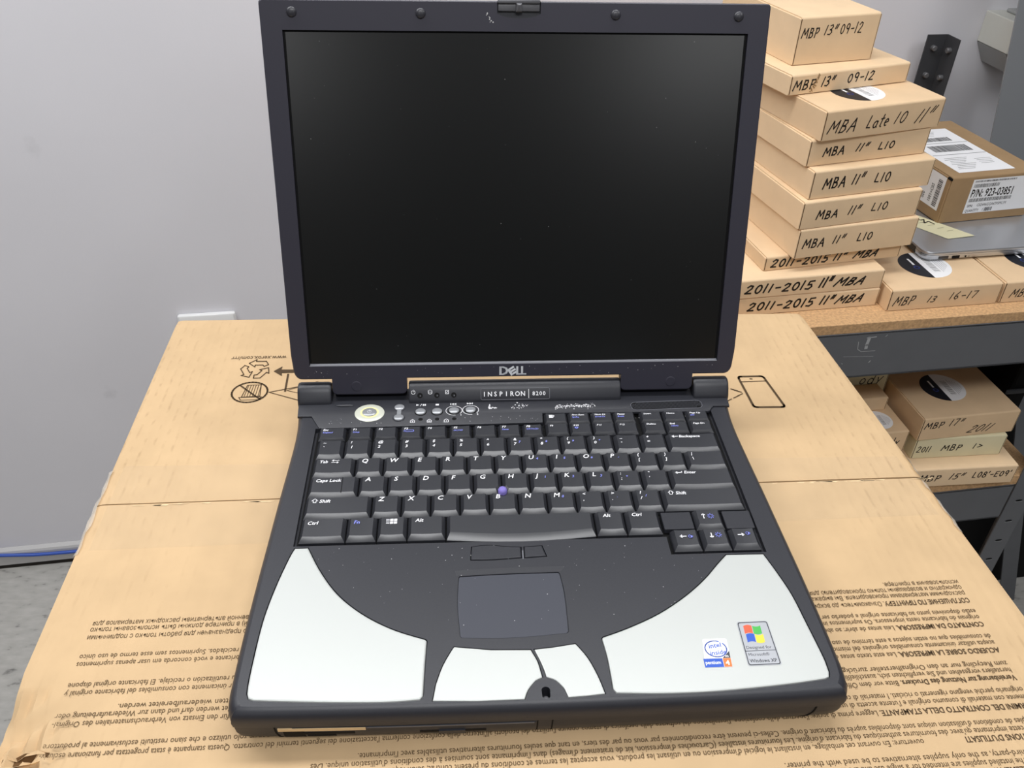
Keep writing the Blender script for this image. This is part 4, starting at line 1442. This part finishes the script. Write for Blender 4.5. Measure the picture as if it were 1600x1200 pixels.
def post(x_corner, y_corner, sx, sy, top, m, rivets=False, slots=False):
    """angle post: corner outside, legs run inwards"""
    t_ = 2.6; L = 43.0
    a = (x_corner, y_corner)
    p = [(0, 0), (L, 0), (L, t_), (t_, t_), (t_, L), (0, L)]
    p = ccw([(a[0] + sx * x, a[1] + sy * y) for x, y in p])
    po = MB().prism(p, 0, zl(top)).build('post', m, rack)
    if slots:
        for k in range(24):
            z = zl(-666.6) - 51.0 * k + 51.0 * 12
            if z < 20 or z > zl(top) - 10:
                continue
            mb = MB(); c = (a[0] + sx * 21.5, z)
            mb.poly([(c[0] + 7 * math.cos(q), a[1] - .3, c[1] + 2.4 * math.sin(q)) for q in [i * math.pi / 7 for i in range(14)]])
            so = mb.build('slot', 'black', po)
            MB().ribbon([(c[0] - 7, z - 2.6), (c[0] + 7, z - 2.6)], .9, lambda x, zz: (x, a[1] - .45, zz)).build('slot_lip', 'scrape', so)
    if rivets:
        for k in range(8):
            z = zl(top) - 24 - 51 * k
            mb = MB(lambda u, v, w: (a[0] + sx * 26 + u, a[1] + sy * (t_ + w), z + v))
            mb.lathe([(5.2, -1), (5.2, 7), (4.2, 8)], (0, 0), 14); mb.build('rivet', 'rivet', po, 40)
            mb = MB(lambda u, v, w: (a[0] + sx * (t_ + w), a[1] + sy * 24 + u, z + v))
            mb.lathe([(5.2, -1), (5.2, 7), (4.2, 8)], (0, 0), 14); mb.build('rivet', 'rivet', po, 40)
    return po


post(XL_ - 2, -.5, 1, 1, -30, 'rack')
post(XR_ + .5, -.5, -1, 1, -30, 'rack', slots=True)
post(XL_ - 2, DP + .5, 1, -1, -30, 'rack_dark')
post(XR_ - 4, DP + .5, -1, -1, -30, 'rack_dark', rivets=True)

# loose steel pieces standing beside the rack
def leaning(name, label, p0, p1, w, m, d=34.0):
    t = thing(name, label, 'steel bar', p0)
    # angle section swept from p0 to p1 (world axes)
    v = Vector(p1) - Vector(p0)
    c, s = math.cos(RY), math.sin(RY)
    ex = Vector((c, s, 0)); ey = Vector((-s, c, 0))
    sec = [(0, 0), (w, 0), (w, d), (w - 3, d), (w - 3, 3), (0, 3)]
    mb = MB()
    mb.loft([[tuple(ex * x + ey * y) for x, y in sec], [tuple(v + ex * x + ey * y) for x, y in sec]])
    mb.build('angle_bar', m, t)
    return t


leaning('steel_post', 'tall grey steel angle post leaning behind the part-number box', rk(763, 502, -ZF + .3), rk(466, 502, 500), 90, 'post_grey', 40)
leaning('steel_bar', 'narrow grey steel bar leaning beside the rack post at the right edge', rk(815, 200, -ZF + .3), rk(545, 200, -430), 40, 'rack', 26)


# ------------------------------------------------------------------ cardboard boxes on the rack
def box(label, fl, w, yaw, d, h, zb, writing=(), m='kraft', name='cardboard_box', group=None, rounds=(), ear=True):
    """mailer box: body, lid folded over the front; fl = front-left bottom corner (laptop frame), writing = (string, x, z, height, stroke)"""
    c, s = math.cos(math.radians(yaw)), math.sin(math.radians(yaw))
    cen = (fl[0] + c * w / 2 - s * d / 2, fl[1] + s * w / 2 + c * d / 2, zb)
    t = thing(name, label, 'box', cen, math.radians(yaw), group)
    X = lambda x: x - w / 2
    Y = lambda y: y - d / 2
    mb = MB(); mb.box(X(0), X(w), Y(1.8), Y(d), .05, h - 1.7, .8)
    mb.build('body', m, t)
    # lid: swept L profile with rounded fold at the top front edge
    r = 3.2
    prof = [(Y(d), h - 1.6), (Y(d), h - .4), (Y(d) - .4, h - .1)]
    for k in range(6):
        a = math.radians(90 + 90 * k / 5)
        prof.append((Y(0) + r + r * math.cos(a), h - .1 - r + r * math.sin(a)))
    prof += [(Y(0), .9), (Y(1.7), .9), (Y(1.7), h - 4), (Y(4), h - 1.6)]
    mb = MB()
    e0, e1 = (X(1.8), X(w - 1.8))
    mb.loft([[(x, y, z) for y, z in prof] for x in (e0, e1)])
    ld = mb.build('lid', m, t, 40)
    if ear:       # dust-flap edges beside the tucked front
        for (x0, x1) in ((X(.1), X(1.7)), (X(w - 1.7), X(w - .1))):
            MB().box(x0, x1, Y(.5), Y(6), 1.2, h - 2.5, .3).build('side_flap', m, t)
        for x0 in (1.55, w - 2.25):
            MB().box(X(x0), X(x0 + .7), Y(-.12), Y(2.5), 2.0, h - 2.2).build('fold_slit', 'slit', t)
    if writing:
        for (sx_, xa, xb, z, hh, sw, sl) in writing:
            nat = sum(.55 if ch == ' ' else HAND[ch][0] + .16 for ch in sx_) * hh
            mb = MB()
            hand(mb, sx_, lambda px, pz: (X(px), Y(0) - .25, pz), xa, z, hh, sw, slant=sl, stretch=(xb - xa) / nat)
            mb.build('handwriting', 'marker', ld)
    for (rx, ry, rr, rot) in rounds:
        round_label(ld, X(rx), Y(ry), h + .12, rr, rot)
    return t


def round_label(parent, cx, cy, z, r, rot):
    c, s = math.cos(rot), math.sin(rot)
    R = lambda u, v: (cx + c * u - s * v, cy + s * u + c * v)
    n = 40
    ring = [R(r * math.cos(2 * math.pi * k / n), r * math.sin(2 * math.pi * k / n)) for k in range(n)]
    o = MB().flat(ring, z).build('round_label', 'paper', parent)
    # parts of a label are sub-parts: keep them on the box's lid level
    half_ = [R(r * math.cos(a), r * math.sin(a)) for a in [math.radians(98 + 164 * k / 24) for k in range(25)]]
    MB().flat(half_, z + .05).build('label_dark_half', 'label_black', parent)
    mb = MB()
    for k in range(16):
        w_ = (.5, .9, .35, .7)[k % 4] * r / 30
        u0 = r * (.10); v0 = -r * .55 + k * r * .065
        q = [R(u0, v0), R(u0 + r * .26, v0), R(u0 + r * .26, v0 + w_), R(u0, v0 + w_)]
        mb.flat(q, z + .06)
    mb.build('label_barcode', 'barcode', parent)
    mb = MB()
    for k in range(5):
        u0 = r * (.46 + k * .09); L = r * (.75 - .12 * k)
        mb.flat([R(u0, -L * .8), R(u0 + r * .02, -L * .8), R(u0 + r * .02, L * .7), R(u0, L * .7)], z + .06)
    mb.build('label_lines', 'grey_ink', parent)
    mb = MB()
    mb.ribbon([R(-r * .42 + r * .1 * math.cos(a), -r * .15 + r * .1 * math.sin(a)) for a in [k * math.pi / 6 for k in range(13)]], r * .05, lambda x, y: (x, y, z + .07))
    mb.build('label_emblem', 'label_blue', parent)
    mb = MB()
    mb.ribbon([R(-r * .42, r * .08), R(-r * .42, r * .52)], r * .09, lambda x, y: (x, y, z + .07))
    mb.build('label_wordmark', 'paper', parent)


K0 = {}
st_group = 'taped-up parts boxes stacked on the upper shelf'
zs_ = -259.9
box('bottom box of the tall stack, marked 2011-2015 11" MBA, half hidden by the carton', (345.7, 606.3), 233, 7.1, 270, 29.7, zs_, [('2011-2015', 27, 132, 8, 13, 2.6, .2), ('11"', 139, 161, 9, 14, 2.6, .3), ('MBA', 164, 208, 9, 12, 2.4, .5)], group=st_group)
z1 = zs_ + 29.8
box('second box from the bottom of the tall stack, marked 2011-2015 11" MBA', (352.5, 605.4), 226, 7.8, 265, 30.0, z1, [('2011-2015', 10, 117, 8, 13, 2.6, .2), ('11"', 124, 144, 9, 15, 2.8, .3), ('MBA', 148, 196, 9, 12, 2.6, .5)], group=st_group)
z2 = z1 + 30.1
box('thin box marked 2011-2015 11" MBA, third from the bottom of the tall stack', (393.1, 632.8), 221, 10.7, 250, 22.3, z2, [('2011-2015', 10, 104, 5, 12, 2.4, .2), ('11"', 110, 132, 6, 13, 2.4, .3), ('MBA', 143, 183, 6, 11, 2.4, .5)], group=st_group, m='kraft_b')
z3 = z2 + 22.4
box('box marked MBA 11" L10 resting on the thin box, lowest of four alike', (430.6, 626.8), 194, 12.2, 250, 45.0, z3, [('MBA', 10, 46, 16, 14, 2.0, .12), ('11"', 57, 77, 18, 12, 1.8, .2), ('L10', 97, 123, 18, 12, 1.8, .12)], group=st_group)
z4 = z3 + 45.1
box('box marked MBA 11" L10, second lowest of four alike in the tall stack', (427.1, 627.2), 193, 13.6, 250, 40.8, z4, [('MBA', 25, 61, 13, 12, 2.0, .1), ('11"', 75, 95, 15, 12, 1.8, .25), ('L10', 113, 141, 16, 11, 1.7, .12)], group=st_group)
z5 = z4 + 40.9
box('box marked MBA 11" L10, third up of four alike in the tall stack', (434.9, 636.0), 196, 13.9, 250, 40.6, z5, [('MBA', 19, 56, 14, 15, 2.2, .1), ('11"', 64, 84, 16, 14, 2.0, .2), ('L10', 101, 128, 15, 13, 1.9, .1)], group=st_group)
z6 = z5 + 40.7
box('box marked MBA 11" L10 directly under the box marked MBA Late 10', (426.7, 650.9), 194, 14.8, 240, 37.4, z6, [('MBA', 24, 59, 13, 12, 2.0, .1), ('11"', 75, 95, 15, 10, 1.8, .3), ('L10', 112, 140, 14, 10, 1.8, .12)], group=st_group)
z7 = z6 + 37.5
box('box marked MBA Late 10 11" with a round black and white label on top', (435.8, 644.6), 196, 17.1, 260, 40.6, z7, [('MBA', 8, 55, 10, 17, 1.8, .3), ('Late', 70, 107, 11, 17, 1.7, .3), ('10', 115, 136, 13, 15, 1.6, .3), ('11"', 150, 178, 10, 18, 1.6, .5)], group=st_group, rounds=[(91, 56, 37, 0.0)], m='kraft_b')
z8 = z7 + 41.0
s9 = box('flat box marked MBP 13" 09-12 with a torn front, second from the top', (402.2, 703.0), 202, 18.6, 250, 27.3, z8, [('MBP', 6, 44, 7, 13, 2.0, .12), ('13"', 52, 74, 8, 12, 1.9, .2), ('09-12', 95, 142, 9, 12, 1.8, .12)], group=st_group)
PT_ = lambda x, z: (x - 101, -125 - .5, z)
rnd = random.Random(9)
mb = MB()
for k in range(11):
    x = 46 - k * .9 + rnd.uniform(-1.5, 1.5)
    zz = max(3.5, 26 - k * 2.3)
    mb.ribbon([(x - 2, zz), (x + rnd.uniform(-1, 3), max(2.5, zz - 2.6))], rnd.uniform(1.0, 2.2), PT_)
o = mb.build('torn_strip', 'kraft_dark', s9); o['kind'] = 'stuff'
z9 = z8 + 27.4
box('deep box marked MBP 13" 09-12 at the very top of the tall stack', (414.8, 745.1), 129, 15.2, 200, 62.5, z9, [('MBP', 6, 34, 36, 13, 1.5, .12), ('13"', 41, 62, 38, 12, 1.5, .2), ('09-12', 66, 103, 38, 13, 1.4, .12)], group=st_group)

# flat boxes beside the stack, silver laptop and part-number box
ZM = zs_ + 35.8
box('flat box marked MBP 13 16-17 beside the stack, with a round label', (584.4, 617.0), 180, 6.26, 330, 35.3, zs_, [('MBP', 8, 42, 9, 14, 1.5, .3), ('13', 62, 77, 11, 10, 1.4, .3), ('16-17', 97, 143, 13, 12, 1.4, .2)], rounds=[(90, 66, 39, 0.0)], m='kraft_b')
box('flat box at the right frame edge of the upper shelf, marked MBP', (767.0, 637.2), 180, 6.26, 320, 35.3, zs_, [('MBP', 14, 48, 9, 13, 1.5, .3)], rounds=[(86, 66, 39, 0.0)], m='kraft_b')


def silver_laptop():
    w, d, yaw = 260.0, 300.0, math.radians(6.7)
    fl = (667.0, 699.0)
    c, s = math.cos(yaw), math.sin(yaw)
    t = thing('closed_laptop', 'closed silver laptop lying on the flat boxes, sticky note on its lid', 'laptop', (fl[0] + c * w / 2 - s * d / 2, fl[1] + s * w / 2 + c * d / 2, ZM), yaw)
    pl = rounded([(-w / 2, -d / 2, 18), (w / 2, -d / 2, 18), (w / 2, d / 2, 18), (-w / 2, d / 2, 18)], 8)
    mb = MB(); mb.loft([[(x, y, z) for x, y in inset(pl, q)] for z, q in ((.1, 9), (.8, 5), (2.5, 2), (5, .6), (8, 0), (10.6, 0))])
    b = mb.build('base', 'alu', t, 40)
    mb = MB(); mb.loft([[(x, y, z) for x, y in inset(pl, q)] for z, q in ((11.1, .2), (14.6, 0), (15.8, .8), (16.2, 3))])
    mb.build('lid', 'alu', t, 40)
    MB().loft([[(x, y, z) for x, y in inset(pl, 1.2)] for z in (10.5, 11.2)]).build('seam', 'black', t)
    MB().box(-w / 2 - .4, -w / 2 + 8, -d / 2 + 26, d / 2 - 26, 3.5, 13.5, 1).build('hinge_strip', 'alu_dark', t)
    # ports on the side facing the camera
    P_ = lambda x, z: (x, -d / 2 - .15, z)
    for (x0, x1, z0, z1, m) in ((-106.5, -89.5, 4.2, 9.0, 'alu_dark'), (-83.5, -70.5, 3.8, 8.6, 'black'), (-62, -59, 4.6, 7.6, 'black'), (-55.5, -54, 5.4, 6.6, 'black')):
        MB().poly([P_(x, z) for x, z in rounded([(x0, z0, 1), (x1, z0, 1), (x1, z1, 1), (x0, z1, 1)])]).build('port', m, b)
    # sticky note
    mb = MB(); q = [(-95, 6), (-22, -118), (28, -116), (-52, 8)]
    q = [(-125, -22), (-70, -112), (-21, -108), (-85, -12)]
    mb.poly([(x, y, 16.5 + .5 * k) for k, (x, y) in enumerate(q)])
    n_ = mb.build('sticky_note', 'note', t)
    mb = MB()
    PN = lambda x, y: (x, y, 17.7)
    mb.ribbon([(-85, -38), (-77, -46), (-71, -44), (-77, -56), (-67, -52), (-63, -62)], 2.2, PN)
    for k in range(5):
        mb.ribbon([(-97 + k * 10, -44 - k * 11), (-85 + k * 10, -42 - k * 11)], .5, PN)
    mb.build('note_writing', 'marker', n_)


silver_laptop()


def part_box():
    yaw = math.radians(10.5)
    w, d, h = 166.0, 230.0, 78.0
    fl = (728.8, 797.0); zb = ZM + 16.4
    c, s = math.cos(yaw), math.sin(yaw)
    t = thing('cardboard_box', 'darker brown box labelled P/N: 923-03851 lying on the closed silver laptop', 'box', (fl[0] + c * w / 2 - s * d / 2, fl[1] + s * w / 2 + c * d / 2, zb), yaw)
    X = lambda x: x - w / 2
    Y = lambda y: y - d / 2
    MB().box(X(0), X(w), Y(1.6), Y(d), 1, h - 1.5, 1.2).build('body', 'kraft_dark', t)
    r = 3
    prof = [(Y(d), h - 1.4), (Y(d), h - .3)] + [(Y(0) + r + r * math.cos(math.radians(90 + 18 * k)), h - .1 - r + r * math.sin(math.radians(90 + 18 * k))) for k in range(6)] + [(Y(0), 1), (Y(1.5), 1), (Y(1.5), h - 4), (Y(4), h - 1.4)]
    ld = MB().loft([[(x, y, z) for y, z in prof] for x in (X(1.6), X(w - 1.6))]).build('lid', 'kraft_dark', t, 40)
    MB().box(X(-.4), X(2.2), Y(-.6), Y(9), h - 5, h - 1.2, .4).build('corner_gap', 'black', t)
    # front label
    PF = lambda x, z: (X(x), Y(0) - .2, z)
    o = MB().poly([PF(42, 14), PF(162, 14), PF(162, 72), PF(42, 72)]).build('part_label', 'paper', ld)
    mb = MB(); PL = lambda x, z: (X(x), Y(0) - .35, z)
    text(mb, 'P/N: 923-03851', 19, PL, 45, 42, bold=True, sx=.66)
    text(mb, 'S/N:', 6, PL, 46, 25, bold=True); text(mb, 'C02446GGA47P5PK1M', 7, PL, 64, 25, sx=.8)
    text(mb, 'QUANTITY:', 7, PL, 45, 16, sx=.7); text(mb, '1', 7, PL, 76, 16)
    mb.build('label_print', 'marker', ld)
    mb = MB(); rnd = random.Random(4)
    for (x0, x1, z0, z1) in ((46, 92, 58, 64), (46, 124, 33.5, 39.5), (80, 94, 15.5, 22), (46, 122, 67, 70)):
        x = x0
        while x < x1:
            wd = rnd.choice((.5, .8, 1.3)); mb.poly([PL(x, z0), PL(x + wd, z0), PL(x + wd, z1), PL(x, z1)]); x += wd + rnd.choice((.5, .8, 1.1))
    mb.build('label_barcode', 'barcode', ld)
    # side label
    PS = lambda y, z: (X(0) - .25, Y(y), z)
    MB().poly([PS(10, 18), PS(10, 74), PS(74, 74), PS(74, 18)][::-1]).build('side_label', 'paper', ld)
    mb = MB(); PS2 = lambda y, z: (X(0) - .4, Y(y), z)
    zz = 22
    while zz < 66:
        wd = rnd.choice((.6, 1, 1.6)); mb.poly([PS2(16, zz), PS2(16, zz + wd), PS2(26, zz + wd), PS2(26, zz)]); zz += wd + rnd.choice((.6, 1.1))
    text(mb, '1051+C02', 9, lambda x, y: PS2(30 + 8 - y, 24 + x), 0, 0, bold=True, sx=.8)
    text(mb, '050', 9, lambda x, y: PS2(46 + 8 - y, 24 + x), 0, 0, bold=True, sx=.8)
    mb.build('side_print', 'barcode', ld)
    # shipping label on top
    PTp = lambda x, y: (X(x), Y(y), h + .15)
    MB().poly([PTp(24, 16), PTp(128, 16), PTp(128, 196), PTp(24, 196)]).build('shipping_label', 'paper', ld)
    mb = MB(); PT2 = lambda x, y: (X(x), Y(y), h + .3)
    for (x0, x1, y0, y1) in ((40, 112, 98, 124), (40, 104, 142, 158)):
        x = x0
        while x < x1:
            wd = rnd.choice((.6, 1.0, 1.8)); mb.poly([PT2(x, y0), PT2(x + wd, y0), PT2(x + wd, y1), PT2(x, y1)]); x += wd + rnd.choice((.6, 1.0))
    for y in (86, 134):
        mb.ribbon([(26, y), (126, y)], 1.2, PT2)
    for k in range(8):
        mb.ribbon([(34 + 3 * (k % 3), 30 + k * 6), (64 + 5 * (k % 4), 30 + k * 6)], 1.0, PT2)
    for k in range(4):
        mb.ribbon([(88, 46 + k * 6), (112 + k * 2, 46 + k * 6)], .8, PT2)
        mb.ribbon([(38, 166 + k * 6), (84 + 4 * k, 166 + k * 6)], .8, PT2)
    mb.build('shipping_print', 'barcode', ld)


part_box()

# lower shelf
zq = -605.9
box('flat wide box marked MBP 15" L08-E09 on the lower shelf', (639.3, 599.6), 266, 2.4, 300, 39.5, zq, [('MBP', 92, 133, 13, 13, 1.9, .12), ('15"', 146, 172, 15, 12, 1.8, .3), ("L08'-E09'", 188, 258, 16, 12, 1.8, .12)], m='kraft')
zq2 = zq + 39.6
p = rk(264, 29, 0)
box('pale yellow box marked 2011 MBP 17, middle of the lower stack', p[:2], 162, 2.4, 250, 43.6, zq2, [('2011', 6, 32, 14, 12, 1.6, .12), ('MBP', 50, 88, 15, 12, 1.9, .12), ('1>', 106, 126, 17, 11, 1.7, .1)], m='kraft_yellow')
zq3 = zq2 + 43.7
p = rk(259, 25, 0)
box('box marked MBP 17" 2011 with a round label, top of the lower stack', p[:2], 178, 6.4, 230, 46.0, zq3, [('MBP', 6, 42, 25, 13, 1.8, .12), ('17"', 50, 76, 27, 13, 1.7, .2), ('2011', 88, 132, 8, 15, 1.7, .6)], m='kraft_b', rounds=[(80, 78, 38, 0.0)])
p = rk(112, 36, 0)
box('box ending in ody with a round label, beneath the small box on the lower shelf', p[:2], 138, 6, 250, 58.0, zq2, [('ody', 98, 126, 30, 15, 1.7, .15)], m='kraft_b', rounds=[(98, 34, 24, 0.0)])
zq4 = zq2 + 58.3
p = rk(128, 95, 0)
box('small box on the lower shelf, half hidden behind the carton edge', p[:2], 108, 6, 40, 27.0, zq4, [('o', 64, 74, 6, 14, 1.7, .15)], m='kraft_b')
p = rk(150, 137, 0)
box('pale yellow box behind the small box on the lower shelf, marked ody', p[:2], 104, 6, 100, 62.0, zq4, [('ody', 50, 96, 26, 22, 1.7, .2)], m='kraft_yellow')
# added black cases that fill the dark gaps on and beside the lower shelf
def dark_filler(label, p, w, d, h, zb):
    t_ = thing('filler_case', label, 'case', p[:2] + (zb,), RY)
    MB().box(0, w, 0, d, 0, h - 12, 3).build('body', 'black', t_)
    MB().box(-1, w + 1, -1, d + 1, h - 11.6, h, 3).build('lid', 'black', t_)
    MB().box(w / 2 - 30, w / 2 + 30, -6, -1.2, h * .5, h * .5 + 9, 2).build('handle', 'rack_dark', t_)


dark_filler('added black case filling the shade deep on the lower shelf behind the marked boxes', rk(60, 330, 0), 380, 240, 238, -605.9)
dark_filler('added slim black case filling the dark gap right of the marked boxes, lower shelf', rk(470, 96, 0), 34, 466, 222, -605.9)
dark_filler('added black filler on the floor right of the rack, behind the leaning bar', rk(545, 262, 0), 420, 230, 560, -ZF + .3)
p = rk(290, 30, 0)
box('box with a printed edge under the lower shelf, beside the rack post', p[:2], 180, 6, 260, 190, -1009.9, [('1111', 110, 160, 160, 16, 3, .1)], m='kraft_b')

# ------------------------------------------------------------------ wall things
t = thing('wall_case', 'beige equipment case with a tapered grey underside, fixed to the wall at upper right', 'wall case', rk(598, 600, -100), RY)
MB().box(0, 260, -42, 54.4, 47, 104, 1.5).build('case', 'beige', t)
MB().loft([[(24, -30, 8), (250, -30, 8), (250, 54, 8), (24, 54, 8)], [(1, -40, 46.4), (259, -40, 46.4), (259, 54, 46.4), (1, 54, 46.4)]]).build('tapered_base', 'beige_low', t)
MB().box(30, 200, -30, 40, 104, 111, 3).build('tray', 'beige_low', t)
MB().box(60, 150, -10, 30, 111, 119, 3).build('tray_knob', 'beige_low', t)

t = thing('wall_plate', 'white plastic cover plate on the wall just above the carton', 'wall plate', rk(-965, WALL_Y - 6, -640), RY)
MB().box(-58, 58, -8, 5.5, 0, 78, 4).build('cover', 'plate', t, 40)
MB().box(-30, 30, -10, -7.5, 20, 56, 1).build('insert', 'plate', t, 40)

mb = MB()
path = []
for k in range(60):
    x = -2300 + k * 34
    z = -1188 - 16 * math.exp(-((x + 1380) / 260.0) ** 2) + 18 * max(0, (-1480 - x) / 200.0) ** 1.0 * .9
    path.append(rk(x, WALL_Y - 16, min(z, -1120)))
c_ = MB().tube(path, 4.2, 10).build('network_cable', 'cable', None, 60)
c_['label'] = 'blue network cable running low along the wall at left'
c_['category'] = 'cable'
